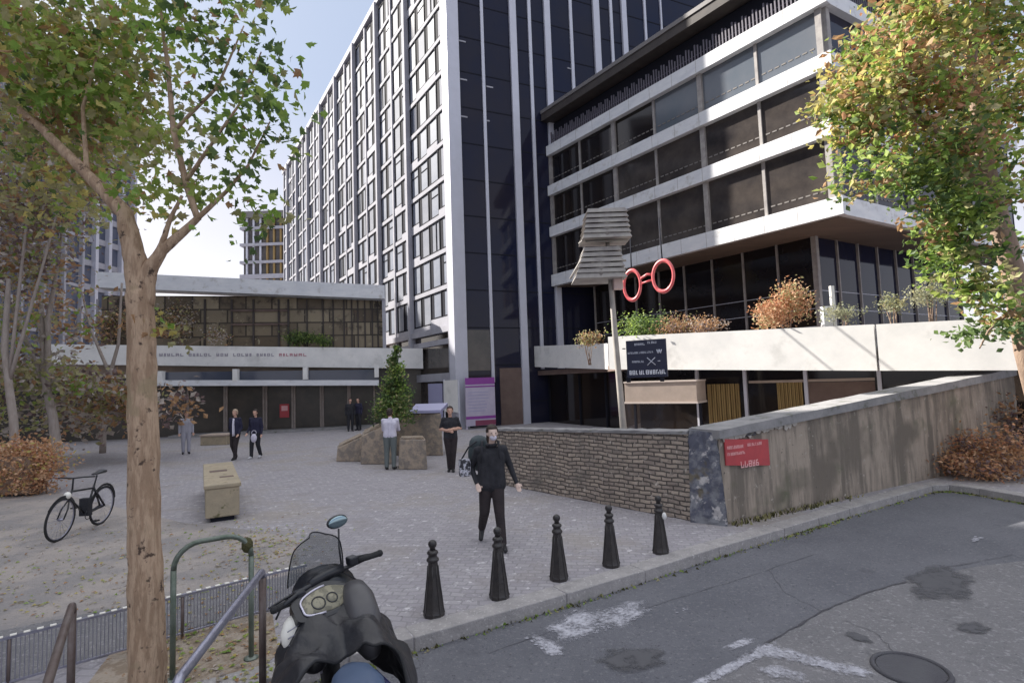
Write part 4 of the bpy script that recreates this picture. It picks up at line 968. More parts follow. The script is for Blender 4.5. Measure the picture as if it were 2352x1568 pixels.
# ============================================================ STONE BENCHES, PLANTERS
def block(name, label, cat, x0, x1, yb, h, depth, m_='benchstone', group=None, foot=True):
    a = G(x0,yb); b = G(x1,yb+.0); w_ = (b-a).length; d = (b-a).normalized(); nn_ = Vector((-d.y,d.x,0))
    c = (a+b)/2; dv = Vector((c.x,c.y,0)).normalized()
    t = thing(name, c, label, cat, group)
    return t, a, b, d, nn_
t, a, b, d, nn_ = block('stone_bench', 'long sandstone bench block pointing away from the near tree', 'bench', 478, 545, 1197, .7, 3)
far = G(500,1062,.66); dv = Vector((far.x,far.y,0))-Vector(((a.x+b.x)/2,(a.y+b.y)/2,0)); Lb = dv.length*.96; dv.normalize(); sv = Vector((dv.y,-dv.x,0))
ca = Vector(((a.x+b.x)/2,(a.y+b.y)/2,0)); hw = (b-a).length/2*.95
def ob(mb, c, dv, sv, l0, l1, w0, w1, z0, z1, mi=0): mb.hexa([c+dv*l0+sv*w0+Vector((0,0,z0)),c+dv*l0+sv*w1+Vector((0,0,z0)),c+dv*l1+sv*w1+Vector((0,0,z0)),c+dv*l1+sv*w0+Vector((0,0,z0)),c+dv*l0+sv*w0+Vector((0,0,z1)),c+dv*l0+sv*w1+Vector((0,0,z1)),c+dv*l1+sv*w1+Vector((0,0,z1)),c+dv*l1+sv*w0+Vector((0,0,z1))], mi)
mb = MB(); ob(mb, ca, dv, sv, 0, Lb, -hw, hw, .08, .60); mb.build('body', MT['benchstone'], t, bevel=.02)
mb = MB(); ob(mb, ca, dv, sv, -.02, Lb+.02, -hw-.03, hw+.03, .60, .67); mb.build('seat', MT['benchstone'], t, bevel=.015)
mb = MB(); ob(mb, ca, dv, sv, .06, Lb-.1, -hw*.7, hw*.7, 0, .08); mb.build('foot', MT['dark'], t)  # dark inset base paints in the shadow under the bench
mb = MB(); ob(mb, ca, dv, sv, Lb*.52, Lb*.6, -hw*.7, hw*.5, .67, .675); ob(mb, ca, dv, sv, Lb*.25, Lb*.3, -hw*.1, hw*.8, .67, .676); mb.build('dark_stain', MT['brownpanel'], t)
t, a, b, d, nn_ = block('stone_bench', 'short stone block beyond the long sandstone bench', 'bench', 466, 514, 1022, .5, 1)
ca = Vector(((a.x+b.x)/2,(a.y+b.y)/2,0)); hw = (b-a).length/2; dv = Vector((0,1,0)); sv = Vector((1,0,0))
mb = MB(); ob(mb, ca, dv, sv, 0, .9, -hw, hw, 0, .38); mb.build('body', MT['benchstone'], t, bevel=.02)
mb = MB(); ob(mb, ca, dv, sv, -.03, .93, -hw-.03, hw+.03, .38, .46); mb.build('seat', MT['tan'], t, bevel=.015)
# planters by the tower
def planter(label, x0, x1, yb, z1, dp, m_='planterstone', z1b=None, name='stone_planter', skew=0):
    a = G(x0,yb); b = G(x1,yb); a.z = b.z = 0; dv = Vector((a.x+b.x,a.y+b.y,0)).normalized()
    t = thing(name, (a+b)/2, label, 'planter', 'stone planters by the tower')
    z1b = z1 if z1b is None else z1b
    mb = MB(); N_ = 10; v = []
    q = [a, b, b+dv*dp, a+dv*dp]
    ins_ = [Vector((0,0,0))]*4
    v = [p+Vector((0,0,0)) for p in q]+[q[0]+Vector((.04,.03,z1)), q[1]+Vector((-.04,.03,z1b)), q[2]+Vector((-.04,-.03,z1b)), q[3]+Vector((.04,-.03,z1))]
    mb.hexa(v); mb.build('body', MT[m_], t, bevel=.03)
    c = sum(v[4:], Vector())/4
    mb = MB(); w_ = [c.lerp(p,.86)+Vector((0,0,.004)) for p in v[4:]]; mb.hexa(w_+[p+Vector((0,0,.05)) for p in w_]); mb.build('soil', MT['soil'], t)
    return t, v
planter('front cube planter of rough stone behind the man in the white shirt', 915, 982, 1078, .82, .8)
planter('tall rough stone planter below the grey-blue slab', 908, 1018, 1046, 1.38, 1.2)
planter('low rough stone planter at the left end of the planter group', 772, 838, 1060, .42, 1.0, z1b=.8)
_, vp = planter('stepped rough stone planter carrying the conical tree', 828, 906, 1066, .85, 1.6, z1b=1.25)
a = D(940,938,18.2); b_ = D(1012,930,18.2)
mb = MB(); mb.hexa([Vector((a.x,a.y,1.40)),Vector((b_.x,b_.y,1.40)),Vector((b_.x+.1,b_.y+1.2,1.55)),Vector((a.x,a.y+1.2,1.55)),Vector((a.x,a.y,1.50)),Vector((b_.x,b_.y,1.50)),Vector((b_.x+.1,b_.y+1.2,1.68)),Vector((a.x,a.y+1.2,1.68))])
tag(mb.build('slab_cover', MT['lilac'], bevel=.01), 'grey-blue cover slab lying on the tall stone planter', 'slab')
# ============================================================ TREES
def tree(name, label, base, trunk, limbs, blobs, size, mats, bark, lobed=False, group=None, cat='tree', ratio=.6, clump=.35, n=14, limbm=None):
    t = thing(name, base, label, cat, group)
    mb = MB(); mb.tube([p for p,_ in trunk], [r for _,r in trunk], n=n); 
    mb.build('trunk', MT[bark], t)
    for L_ in limbs:
        mb = MB(); mb.tube([p for p,_ in L_], [r for _,r in L_], n=12); mb.build('limb', MT[limbm or bark], t)
    quick(leafmesh(blobs, size, len(mats), lobed=lobed, ratio=ratio, clump=clump), 'crown', [MT[q] for q in mats], t)
    return t
def knobby(pts, rads, seg=6, amp=.03):
    out = []
    for i in range(len(pts)-1):
        for k in range(seg):
            t = k/seg; p = Vector(pts[i]).lerp(Vector(pts[i+1]),t); r = rads[i]+(rads[i+1]-rads[i])*t
            out.append((p+Vector((random.uniform(-1,1),random.uniform(-1,1),0))*amp*r*2, r*(1+random.uniform(-amp,amp)*1.5)))
    out.append((Vector(pts[-1]), rads[-1])); return out
# near plane tree, left
dT = 4.15
def T(x, y, d=dT): return D(x, y, d)
tb = T(342,1650,4.1); tb.z = 0
trunk = knobby([tb, T(334,1300,4.12), T(328,900), T(321,680), T(322,590)], [.126,.108,.098,.092,.020], seg=8)
limbs = [knobby([T(322,690), T(312,600), T(286,490), T(200,400,4.2), T(100,300,4.3), T(-20,200,4.4), T(-120,120,4.5)], [.088,.080,.060,.042,.034,.028,.02]),
         knobby([T(326,700), T(340,625), T(372,575), T(430,525,4.2), T(455,500,4.2)], [.080,.058,.040,.030,.024]),
         knobby([T(455,505,4.2), T(430,430,4.2), T(398,300,4.2), T(385,150,4.2), T(370,40,4.2), T(365,-100,4.2)], [.024,.025,.020,.016,.012,.007]),
         knobby([T(352,606), T(372,560,4.15), T(392,500,4.15), T(418,450,4.18)], [.030,.022,.016,.012]),
         knobby([T(450,505,4.2), T(520,440,4.3), T(570,380,4.3), T(620,280,4.35)], [.022,.016,.010,.006]),
         knobby([T(425,420,4.2), T(480,340,4.1), T(550,240,4.1), T(600,120,4.1)], [.018,.013,.009,.005]),
         knobby([T(400,300,4.2), T(500,200,4.2), T(560,60,4.2)], [.016,.011,.005]),
         knobby([T(200,400,4.2), T(190,250,4.3), T(230,100,4.3)], [.02,.014,.008])]
bl = []
def B(x, y, d, rx, ry, cnt, w_): # blob by angular size at a distance
    c = D(x,y,d); bl.append((c, (rx*d/FPX, .55, ry*d/FPX), cnt, w_))
# weights: green, dgreen, yellow, brown, olive
for x_,y_,d_,rx,ry,c_,w_ in ((60,60,4.3,110,110,520,(5,2,2,2,2)),(200,90,4.4,110,100,520,(5,1,2,2,3)),(310,60,4.6,90,90,420,(5,1,1,1,2)),
    (100,200,4.5,110,90,420,(4,2,2,2,2)),(230,220,4.5,100,90,420,(5,1,1,2,2)),(330,330,4.4,70,60,180,(5,1,1,1,1)),
    (60,360,5.2,100,90,300,(1,1,2,3,2)),(210,360,5.0,80,70,260,(2,1,3,2,3)),(150,460,5.4,90,60,220,(1,0,3,2,3)),
    (430,60,4.2,110,90,270,(5,4,0,0,1)),(560,90,4.2,75,90,170,(3,5,0,1,1)),(640,280,4.2,45,55,130,(3,5,0,0,1)),(520,330,4.2,95,80,200,(4,5,0,1,1)),
    (450,200,4.2,70,80,90,(4,4,0,0,1)),(600,190,4.2,60,60,60,(3,5,0,1,1)),(560,440,4.2,50,50,110,(3,5,0,1,1)),(440,410,4.2,70,50,130,(5,3,0,1,1)),
    (360,450,4.2,60,50,110,(6,1,1,1,1)),(520,545,4.2,40,40,14,(2,5,0,0,1)),(345,740,4.15,14,40,40,(1,0,3,3,3)),(660,12,4.1,26,12,14,(1,6,0,0,0)),(480,-60,4.2,150,60,250,(4,3,0,1,1)),(80,100,5.0,150,120,700,(3,1,2,2,3)),(260,150,5.0,90,130,420,(4,1,2,2,3)),(150,300,5.0,150,90,600,(3,1,2,2,3)),(300,250,4.6,60,120,260,(5,2,1,1,2))):
    B(x_,y_,d_,rx,ry,c_,w_)
bl = [(c,r,int(n_*.86),(w_[0]*1.2,w_[1]*.7,w_[2]*1.2,w_[3]*.6,w_[4]*1.2)) for c,r,n_,w_ in bl]
tree('plane_tree', 'near plane tree with a bare tan trunk and green-yellow leaves, left foreground', tb, trunk, limbs, bl, .040, ['l_green','l_dgreen','l_yell','l_brown','l_olive'], 'barka', lobed=True, clump=.42, n=20)
# right tree, overhanging the terrace
tb = G(2420,1052); tb.z = 0
trunk = knobby([tb, D(2375,860,10.4), D(2330,640,10.3), D(2285,470,10.3), D(2255,330,10.2)], [.26,.22,.19,.17,.13], seg=4)
limbs = [knobby([D(2285,470,10.3), D(2180,330,10.0), D(2050,230,9.6), D(1950,200,9.4)], [.12,.08,.05,.02], 4),
         knobby([D(2255,330,10.2), D(2230,180,10.2), D(2240,0,10.3), D(2230,-150,10.3)], [.12,.09,.06,.03], 4),
         knobby([D(2300,520,10.3), D(2230,540,10), D(2180,600,9.9)], [.06,.04,.02], 4), knobby([D(2340,700,10.3), D(2270,760,10), D(2250,800,9.9)], [.03,.02,.01], 4)]
bl = []
def B2(x, y, d, rx, ry, cnt, w_, dy=.9): bl.append((D(x,y,d), (rx*d/FPX, dy, ry*d/FPX), cnt, w_))
# green, dgreen, yellow, brown, olive, red
for x_,y_,d_,rx,ry,c_,w_ in ((2120,60,10,130,90,1900,(4,1,4,3,3,1)),(2280,80,10.4,110,110,1700,(4,2,3,2,3,1)),(2010,150,9.6,95,70,1200,(3,1,4,4,3,2)),
    (1960,215,9.4,75,60,800,(3,1,4,3,3,1)),(2120,220,9.8,120,90,1700,(3,1,4,3,3,2)),(2280,260,10.4,100,100,1500,(4,2,3,3,3,1)),
    (2000,290,9.6,80,45,700,(3,2,2,3,3,1)),(2150,350,9.9,110,60,1100,(4,3,2,2,3,1)),(1990,390,9.7,70,50,380,(3,3,1,2,3,0)),(2110,400,9.9,80,45,500,(4,5,0,1,2,0)),
    (2200,470,9.8,80,60,1200,(5,5,0,1,1,0)),(2200,560,9.8,65,70,1000,(6,4,0,1,1,0)),(2290,390,10.3,70,60,500,(4,3,1,3,2,0)),
    (2235,660,9.8,48,60,600,(5,2,1,2,3,0)),(2320,740,10,40,50,260,(4,2,1,3,3,0)),(2240,760,9.8,38,35,120,(1,6,0,1,0,0)),(2200,-60,10,180,70,1400,(4,1,3,3,3,1)),(2350,560,11.2,30,60,120,(3,2,1,4,2,0))):
    B2(x_,y_,d_,rx,ry,c_,w_)
tree('autumn_tree', 'autumn tree with yellow, red and green leaves overhanging the right-hand wall', tb, trunk, limbs, [(c,r,int(n_*1.05),(w_[0]*1.3,w_[1]*1.5+.4,w_[2]*.6,w_[3]*.8,w_[4]*1.2,w_[5])) for c,r,n_,w_ in bl], .072, ['l_green','l_dgreen','l_yell','l_brown','l_olive','l_red'], 'barkc', clump=.30)
# left background trees
bl = []
tb = G(136,1082); tb.z = 0; dd = tb.y
trunk = knobby([tb, D(122,960,dd), D(100,860,dd), D(96,700,dd)], [.17,.13,.09,.06], seg=4)
limbs = [knobby([D(110,900,dd), D(50,760,dd), D(0,640,dd-.5)], [.08,.06,.03],4), knobby([D(110,900,dd), D(110,740,dd), D(130,620,dd), D(150,480,dd)], [.09,.08,.05,.02],4)]
for x_,y_,rx,ry,c_,w_ in ((20,560,90,110,1500,(1,3,5,1,3)),(110,620,60,80,330,(0,3,3,3,2)),(20,760,80,90,1500,(3,1,5,1,4)),(70,860,90,70,1500,(3,0,6,1,4)),(0,920,70,90,900,(2,2,4,1,3)),(90,480,90,60,900,(1,3,3,2,3)),(170,880,70,40,800,(1,2,3,2,3))):
    bl.append((D(x_,y_,dd+random.uniform(-1,1)), (rx*dd/FPX,1.2,ry*dd/FPX), c_, w_))
bl = [(c,r,int(n_*.55),w_) for c,r,n_,w_ in bl]
tree('background_tree', 'thin pale-trunked tree with dry grey-brown leaves behind the orange hedge', tb, trunk, limbs, bl, .10, ['l_green','l_brown','l_grey','l_purple','l_olive'], 'barkb', clump=.36)
bl = []; tb = G(236,1040); tb.z = 0; dd = tb.y
trunk = knobby([tb, D(238,950,dd), D(252,860,dd), D(272,790,dd), D(280,650,dd)], [.12,.10,.08,.06,.04], seg=4)
limbs = [knobby([D(252,860,dd), D(210,760,dd), D(180,640,dd)], [.07,.05,.02],4)]
for x_,y_,rx,ry,c_,w_ in ((230,910,90,42,1500,(1,3,4,1,3)),(200,955,110,36,900,(0,2,3,2,2)),(395,935,34,45,420,(0,4,3,3,0)),(140,700,90,80,900,(1,5,2,2,1)),(160,420,90,80,800,(1,2,4,1,3)),(60,300,90,120,900,(3,2,3,1,3)),(300,930,40,50,500,(0,3,2,3,1))):
    bl.append((D(x_,y_,dd-2+random.uniform(-1,1)), (rx*dd/FPX,1.2,ry*dd/FPX), c_, w_))
bl = [(c,r,int(n_*.55),w_) for c,r,n_,w_ in bl]
tree('background_tree', 'slender leaning tree with russet foliage before the lobby, left of the near trunk', tb, trunk, limbs, bl, .12, ['l_green','l_brown','l_grey','l_purple','l_olive'], 'barkb', clump=.36)
bl = []; tb = G(40,1115); tb.z = 0; dd = tb.y
trunk = knobby([tb, D(30,960,dd), D(10,800,dd), D(20,640,dd)], [.12,.10,.08,.05], seg=4)
limbs = [knobby([D(20,880,dd), D(90,640,dd), D(150,420,dd)], [.05,.035,.02],4), knobby([D(20,880,dd), D(60,520,dd), D(120,250,dd)], [.05,.035,.02],4)]
for x_,y_,rx,ry,c_,w_ in ((60,480,110,90,2600,(1,3,5,2,3)),(190,400,90,80,2000,(2,2,4,2,4)),(250,300,80,70,1300,(3,2,3,1,4)),(100,330,110,90,2200,(2,3,4,3,3)),(60,180,110,90,1500,(3,2,3,2,3)),(40,600,80,80,1500,(1,4,4,3,2)),(-40,420,90,200,1800,(1,3,4,2,3)),(240,470,50,45,300,(1,3,5,1,3))):
    bl.append((D(x_,y_,dd+random.uniform(-1,1)), (rx*dd/FPX,1.3,ry*dd/FPX), c_, w_))
bl = [(c,r,int(n_*.62),w_) for c,r,n_,w_ in bl]
tree('background_tree', 'broad tree with faded olive and grey leaves filling the upper left behind the plane tree', tb, trunk, limbs, bl, .085, ['l_green','l_brown','l_grey','l_purple','l_olive'], 'barkb', clump=.36)
# orange hedge
b = G(20,1152); b.z = 0; c = Vector((b.x-.1,b.y+.9,.68))
hd = thing('hedge', (c.x,c.y,0), 'clipped orange and copper hedge at the left edge, behind the bicycle', 'hedge')
hb = []
for dx in np.linspace(-3.4,.12,9):
    for dz in (-.35,0,.35): hb.append((c+Vector((dx,random.uniform(-.2,.2),dz)), (.36,.5,.28), 520, (4,3,2,1)))
quick(leafmesh(hb, .045, 4, clump=.45), 'foliage', [MT['l_pink'],MT['l_red'],MT['l_brown'],MT['l_yell']], hd)
mb = MB(); 
for dx in np.linspace(-3.3,.2,16): mb.tube([(c.x+dx,c.y,0),(c.x+dx+random.uniform(-.1,.1),c.y+random.uniform(-.2,.2),1.1)],[.02,.008],n=6)
mb.box((c.x-1.7,c.y,.5),(3.4,.5,.9)); mb.build('stems', MT['barkc'], hd)
# dry shrubs in the bed at the right
bs = [(2170,1100,1.0,'dry red-brown shrub at the end of the concrete wall',9.0),(2290,1115,1.3,'taller russet shrub at the right edge below the autumn tree',9.6)]
for x_, y_, h_, lab, _ in bs:
    b = G(x_,y_); b.z = 0; b += Vector((.35,.55,0))
    shrub('dry_shrub', lab, b, [((.1,0,.28),(.75,.5,.24),1500,(3,3,2,1)),((.6,.2,.5*h_),(.7,.5,.34),1000,(3,3,3,1))], .045, ['l_red','l_brown','l_purple','l_pink'], stems=14, group='dry shrubs in the roadside bed')
b = G(2345,1060); shrub('dry_shrub', 'sparse dark shrub against the concrete wall at the right edge', (b.x,b.y,0), [((-.4,.1,.9),(.9,.4,.6),900,(2,3,4,0))], .05, ['l_red','l_brown','l_purple','l_pink'], stems=12, group='dry shrubs in the roadside bed')
# weeds at the wall foot
wd = MB()
for i in range(700):
    t_ = abs(random.gauss(0,.35)); p = CWl.p(.1+random.random()*3.6*(.4+.6*random.random()), 0, .04+abs(random.gauss(0,.05))); s = random.uniform(.02,.05); a_ = random.random()*6
    wd.add([p+Vector((math.cos(a_)*s*.5,math.sin(a_)*s*.5,0)), p-Vector((math.cos(a_)*s*.5,math.sin(a_)*s*.5,0)), p+Vector((random.uniform(-.03,.03),random.uniform(-.03,.03),s*1.6))], [(0,1,2)], random.randrange(3))
tag(wd.build('wall_foot_weeds', [MT['l_olive'],MT['l_grey'],MT['moss']]), 'dry weeds along the foot of the concrete wall', 'weeds', kind='stuff')
# conical evergreen in the planter
c0_ = D(908,962,17.2); 
bl = []
for i in range(11):
    t_ = i/10; y_ = 955-150*t_; bl.append((D(908+math.sin(i*2)*3,y_,17.2), ((1-t_)*.56+.08,(1-t_)*.5+.08,.16), int(800*(1-t_)+160), (6,1,1)))
tree('conical_shrub', 'dark green conical tree standing in the stone planters before the tower', (c0_.x,c0_.y,1.0), [(Vector((c0_.x,c0_.y,.95)),.05),(D(908,810,17.2),.015)], [], bl, .05, ['l_dgreen','l_green','l_olive'], 'barkc', clump=.4)

# ============================================================ LAMP POLE, SIGNS
pb = D(1432,985,14.5); pb0 = Vector((pb.x+.05,pb.y,0)); ptp = D(1392,515,14.5)
lp = thing('lamp_pole', pb0, 'tall weathered pole with two grey louvred lamp hoods behind the brick wall', 'street lamp')
mb = MB(); mb.tube([pb0, pb, D(1412,760,14.5), ptp], [.10,.09,.075,.055], n=12); mb.build('pole', MT['pole'], lp)
def hood(xc, yt, yb, wt, wb, d_=14.5, n_=6, sh=0):
    mb = MB()
    for i in range(n_):
        t = i/(n_-1); y = yt+(yb-yt)*t; w_ = wt+(wb-wt)*t; c = D(xc+sh*t,y,d_); W_ = w_*d_/FPX
        mb.taper(c-Vector((0,0,.06)), (W_,W_*.75), (W_*.90,W_*.66), .115 if i < n_-1 else .14)
    top_ = D(xc,yt,d_); bot = D(xc+sh,yb,d_); mb.tube([top_+Vector((0,0,.02)), bot], [wt*.33*d_/FPX, wb*.36*d_/FPX], n=10); return mb
hood(1388,492,550,95,112,n_=6).build('upper_hood', MT['louvre'], lp)
hood(1378,578,640,88,118,n_=6,sh=-4).build('lower_hood', MT['louvre'], lp)
mb = MB()
for (xa,ya,xb,yb_) in ((1330,560,1350,545),(1345,555,1442,553),(1395,600,1438,598),(1395,618,1436,616),(1310,640,1345,580)):
    mb.tube([D(xa,ya,14.3), D(xb,yb_,14.3)], .03, n=8)
mb.build('bracket', MT['pole'], lp)
mb = MB(); c = D(1419,647,14.35); mb.box(c, (.24,.2,.42)); mb.build('junction_box', MT['pinkbox'], lp, bevel=.02)
# navy information sign on the pole
SW = Wall((D(1436,830,14.4).x, 14.4), (D(1532,830,13.9).x, 13.9))
a0, zt_ = SW.hit(1437,783); a1, zt2 = SW.hit(1529,780); _, zb_ = SW.hit(1437,868); _, zb2 = SW.hit(1529,868)
sg = thing('navy_sign', SW.p((a0+a1)/2, zb_), 'square navy blue sign with rows of pale writing beside the lamp pole', 'sign')
mb = MB(); SW.box(mb, a0, a1, zb_, zt_, -.06, 0); mb.build('panel', MT['navy'], sg, bevel=.008)
mb = MB(); Hs = zt_-zb_; Wd_ = a1-a0
word(SW, mb, a0+Wd_*.22, a0+Wd_*.50, zb_+Hs*.86, .055, 0); word(SW, mb, a0+Wd_*.55, a0+Wd_*.76, zb_+Hs*.89, .055, 0)
word(SW, mb, a0+Wd_*.04, a0+Wd_*.68, zb_+Hs*.64, .05, 0)
word(SW, mb, a0+Wd_*.14, a0+Wd_*.46, zb_+Hs*.40, .05, 0)
for k in range(4):   # W of three strokes
    pass
def stroke(u0_,z0_,u1_,z1_,w_=.014):
    a = SW.p(u0_,z0_,.004); b = SW.p(u1_,z1_,.004); mb.tube([a,b], w_, n=6)
ux = a0+Wd_*.77
for k,(s_,e_) in enumerate((((0,.1),(.03,0)),((.03,0),(.06,.1)),((.06,.1),(.09,0)),((.09,0),(.12,.1)))): stroke(ux+s_[0],zb_+Hs*.62+s_[1],ux+e_[0],zb_+Hs*.62+e_[1])
stroke(a0+Wd_*.52,zb_+Hs*.32,a0+Wd_*.72,zb_+Hs*.52,.011); stroke(a0+Wd_*.52,zb_+Hs*.52,a0+Wd_*.72,zb_+Hs*.32,.011); stroke(a0+Wd_*.78,zb_+Hs*.42,a0+Wd_*.84,zb_+Hs*.42,.012)
mb.build('small_lettering', MT['letter'], sg)
mb = MB(); word(SW, mb, a0+Wd_*.06, a0+Wd_*.93, zb_+Hs*.08, .11, 0); mb.build('bold_lettering', MT['letterw'], sg)
for q in (a0+.02, a1-.15):
    mb = MB(); SW.box(mb, q-.05, q+.05, zb_-.12, zb_, -.05, -.01); mb.build('foot_clip', MT['dark'], sg)
mb = MB()
for q in (zb_+.2, zt_-.2): mb.tube([SW.p(a0-.02,q,-.03), SW.p(a0-.10,q,.0)], .015, n=6)
mb.build('clamp', MT['dark'], sg)
# red spectacles of two rings
gA = D(1452,655,17.2); gB = D(1523,634,16.4)
gs = thing('spectacle_sign', (gA+gB)/2, 'shop sign of two red rings joined like spectacles, hanging below the white band', 'sign')
dx_ = (gB-gA); dx_.z = 0; dx_.normalize(); RM = Matrix(((dx_.x,0,-dx_.y),(dx_.y,0,dx_.x),(0,1,0)))
mb = MB(); mb.torus(gA, .36, .05, M=RM, sx=.86, sy=1.32, n=40); mb.build('ring', MT['ringred'], gs)
mb = MB(); mb.torus(gB, .37, .05, M=RM, sx=.95, sy=1.28, n=40); mb.build('ring', MT['ringred'], gs)
mb = MB(); mb.tube([gA+dx_*.30+Vector((0,0,.15)), (gA+gB)/2+Vector((0,0,.20)), gB-dx_*.34+Vector((0,0,.1))], .04, n=8); mb.tube([gA+dx_*.30, gB-dx_*.34+Vector((0,0,-.05))], .03, n=8); mb.build('bridge', MT['ringred'], gs)
mb = MB(); 
for g_ in (gA, gB): mb.tube([g_+Vector((0,0,.5)), g_+Vector((.25,1.0,2.1))], .02, n=6)
mb.build('hanger', MT['dark'], gs)
# ============================================================ CYCLE HOOPS
def arc_hoop(a, b, h, r=.18, n=6):
    a = Vector(a); b = Vector(b); d = (b-a).normalized(); pts = [a.copy()]
    for i in range(n+1):
        t = math.pi/2*i/n; pts.append(a+d*(r-r*math.cos(t))+Vector((0,0,h-r+r*math.sin(t))))
    for i in range(n+1):
        t = math.pi/2*i/n; pts.append(b-d*(r-r*math.sin(t))+Vector((0,0,h-r+r*math.cos(t))))
    pts.append(b.copy()); return pts
def hoop(label, a, b, h, rad, m1, m2=None, r=.18, barmat=None):
    a = Vector((a[0],a[1],0)); b = Vector((b[0],b[1],0)); t = thing('cycle_hoop', (a+b)/2, label, 'bike rack', 'steel cycle hoops in the tree pit')
    p = arc_hoop(a, b, h, r); mb = MB(); mb.tube(p[1:-1], rad, n=12); mb.build('top_bar', MT[m1], t)
    for e, q in ((a,p[1]),(b,p[-2])):
        mb = MB(); mb.tube([e,q], rad, n=12); mb.build('leg', MT[m2 or m1], t)
        mb = MB(); mb.lathe([(.06,0),(.06,.012),(.03,.02)], e+Vector((0,0,.004)), n=16); mb.build('foot_plate', MT[m2 or m1], t)
    return t
rl = G(577,1512); ll = G(378,1580); ll = Vector((ll.x,ll.y+.1,0))
_h = D(480,1232,(rl.y+ll.y)/2).z
hoop('tall worn green cycle hoop right of the near trunk', (ll.x,ll.y), (rl.x,rl.y), _h-.02, .022, 'greenpaint', r=.2)
# green knob of tape at its corner
mb = MB(); kc = D(568,1238,rl.y); mb.ell(kc+Vector((0,0,-.05)), (.05,.05,.07), n=10); o = mb.build('tape_wrap', MT['moss']); tag(o, 'wad of green tape at the corner of the tall green hoop', 'tape')
fb = D(603,1326,4.42); nb2 = D(405,1600,2.8)
hoop('galvanised cycle hoop whose bright bar runs diagonally toward the viewer', (nb2.x,nb2.y), (fb.x,fb.y), .93, .027, 'galv', 'rust', r=.05)
fc = D(166,1416,3.9); nc = D(100,1640,2.75)
hoop('red-brown cycle hoop seen end on at the left of the near trunk', (nc.x,nc.y), (fc.x,fc.y), .92, .024, 'rust', r=.06)
fa = G(-160,1632); fb2 = G(705,1384)
fd = (fb2-fa); fL = fd.length; fd.normalize(); fdn = Vector((-fd.y,fd.x,0))
fn = thing('low_fence', (fa+fb2)/2, 'low grey railing of thin upright bars running behind the near trunk and the hoops', 'fence')
HF = .395
def fbar(name, l0, l1, z0_, z1_, th, m_):
    mb = MB(); mb.hexa([fa+fd*l0-fdn*th+Vector((0,0,z0_)),fa+fd*l1-fdn*th+Vector((0,0,z0_)),fa+fd*l1+fdn*th+Vector((0,0,z0_)),fa+fd*l0+fdn*th+Vector((0,0,z0_)),fa+fd*l0-fdn*th+Vector((0,0,z1_)),fa+fd*l1-fdn*th+Vector((0,0,z1_)),fa+fd*l1+fdn*th+Vector((0,0,z1_)),fa+fd*l0+fdn*th+Vector((0,0,z1_))]); return mb.build(name, MT[m_], fn)
fbar('top_rail', 0, fL, HF, HF+.022, .014, 'galv'); fbar('bottom_rail', 0, fL, .045, .06, .010, 'galv')
for l_ in np.arange(.4, fL, 1.23):
    for dl_ in (-.035,.035): mb = MB(); p_ = fa+fd*(l_+dl_); mb.tube([p_,p_+Vector((0,0,HF))], .013, n=8); mb.build('post', MT['rust'], fn)
mb = MB(); k = 0
while k*.028 < fL: p_ = fa+fd*(k*.028); mb.tube([p_+Vector((0,0,.05)),p_+Vector((0,0,HF))], .0042, n=4, cap=False); k += 1
o = mb.build('bars', MT['galv'], fn); o['kind'] = 'stuff'
for k in range(34):
    l_ = (k+.2)*fL/34; fbar('rail_highlight', l_, l_+fL/34*.5, HF+.022, HF+.030, .017, 'whiteplastic')  # pale dashes painting highlights along the top rail
# ============================================================ BICYCLE
fwc = G(132,1243); rwc = G(232,1203)
ax = Vector((rwc.x-fwc.x, rwc.y-fwc.y, 0)); ax.normalize(); rwp = fwc+ax*1.08; side = Vector((ax.y,-ax.x,0))
bk = thing('bicycle', (fwc+rwp)/2, 'dark bicycle leaning parked on the forecourt by the orange hedge', 'bicycle')
lean = .10
UPV = (Vector((0,0,1))+side*lean).normalized()
def bp(u, h, s_=0.0): return fwc + ax*u + UPV*h + side*s_
WM = Matrix(((ax.x,UPV.x,side.x),(ax.y,UPV.y,side.y),(ax.z,UPV.z,side.z)))
for u in (0, 1.08):
    wt = MB(); wt.torus(bp(u,.35), .335, .018, M=WM, n=40, k=8); o = wt.build('wheel', MT['tyre'], bk)
    sp_ = MB(); sp_.torus(bp(u,.35), .312, .009, M=WM, n=40, k=6)
    for k in range(18):
        a_ = 2*math.pi*k/18; sp_.tube([bp(u,.35), bp(u+math.cos(a_)*.31,.35+math.sin(a_)*.31)], .0022, n=4)
    sp_.tube([bp(u,.35,-.04), bp(u,.35,.04)], .022, n=8); s2 = sp_.build('rim', MT['galv'], o)
mb = MB(); FR = .017
BBp = bp(.63,.29); ST = bp(.78,.78); HT = bp(.20,.80); HB = bp(.16,.66)
for a_, b2 in ((BBp,ST),(HT+Vector((0,0,-.03)),ST+Vector((0,0,-.06))),(HB,BBp),(HT,HB),(BBp,bp(1.08,.35,.04)),(BBp,bp(1.08,.35,-.04)),(ST-Vector((0,0,.08)),bp(1.08,.35,.04)),(ST-Vector((0,0,.08)),bp(1.08,.35,-.04))): mb.tube([a_,b2], FR if b2 is not bp else .01, n=8)
mb.build('frame', MT['plasticd'], bk)
mb = MB(); mb.tube([HB, bp(.07,.5,.05), bp(0,.35,.05)], .012, n=6); mb.tube([HB, bp(.07,.5,-.05), bp(0,.35,-.05)], .012, n=6); mb.build('fork', MT['plasticd'], bk)
mb = MB(); mb.tube([HT, bp(.19,.98), ], .014, n=8); mb.tube([bp(.28,.99,-.29), bp(.20,1.0,-.15), bp(.18,.99,0), bp(.20,1.0,.15), bp(.28,.99,.29)], .013, n=8); mb.build('handlebar', MT['plasticd'], bk)
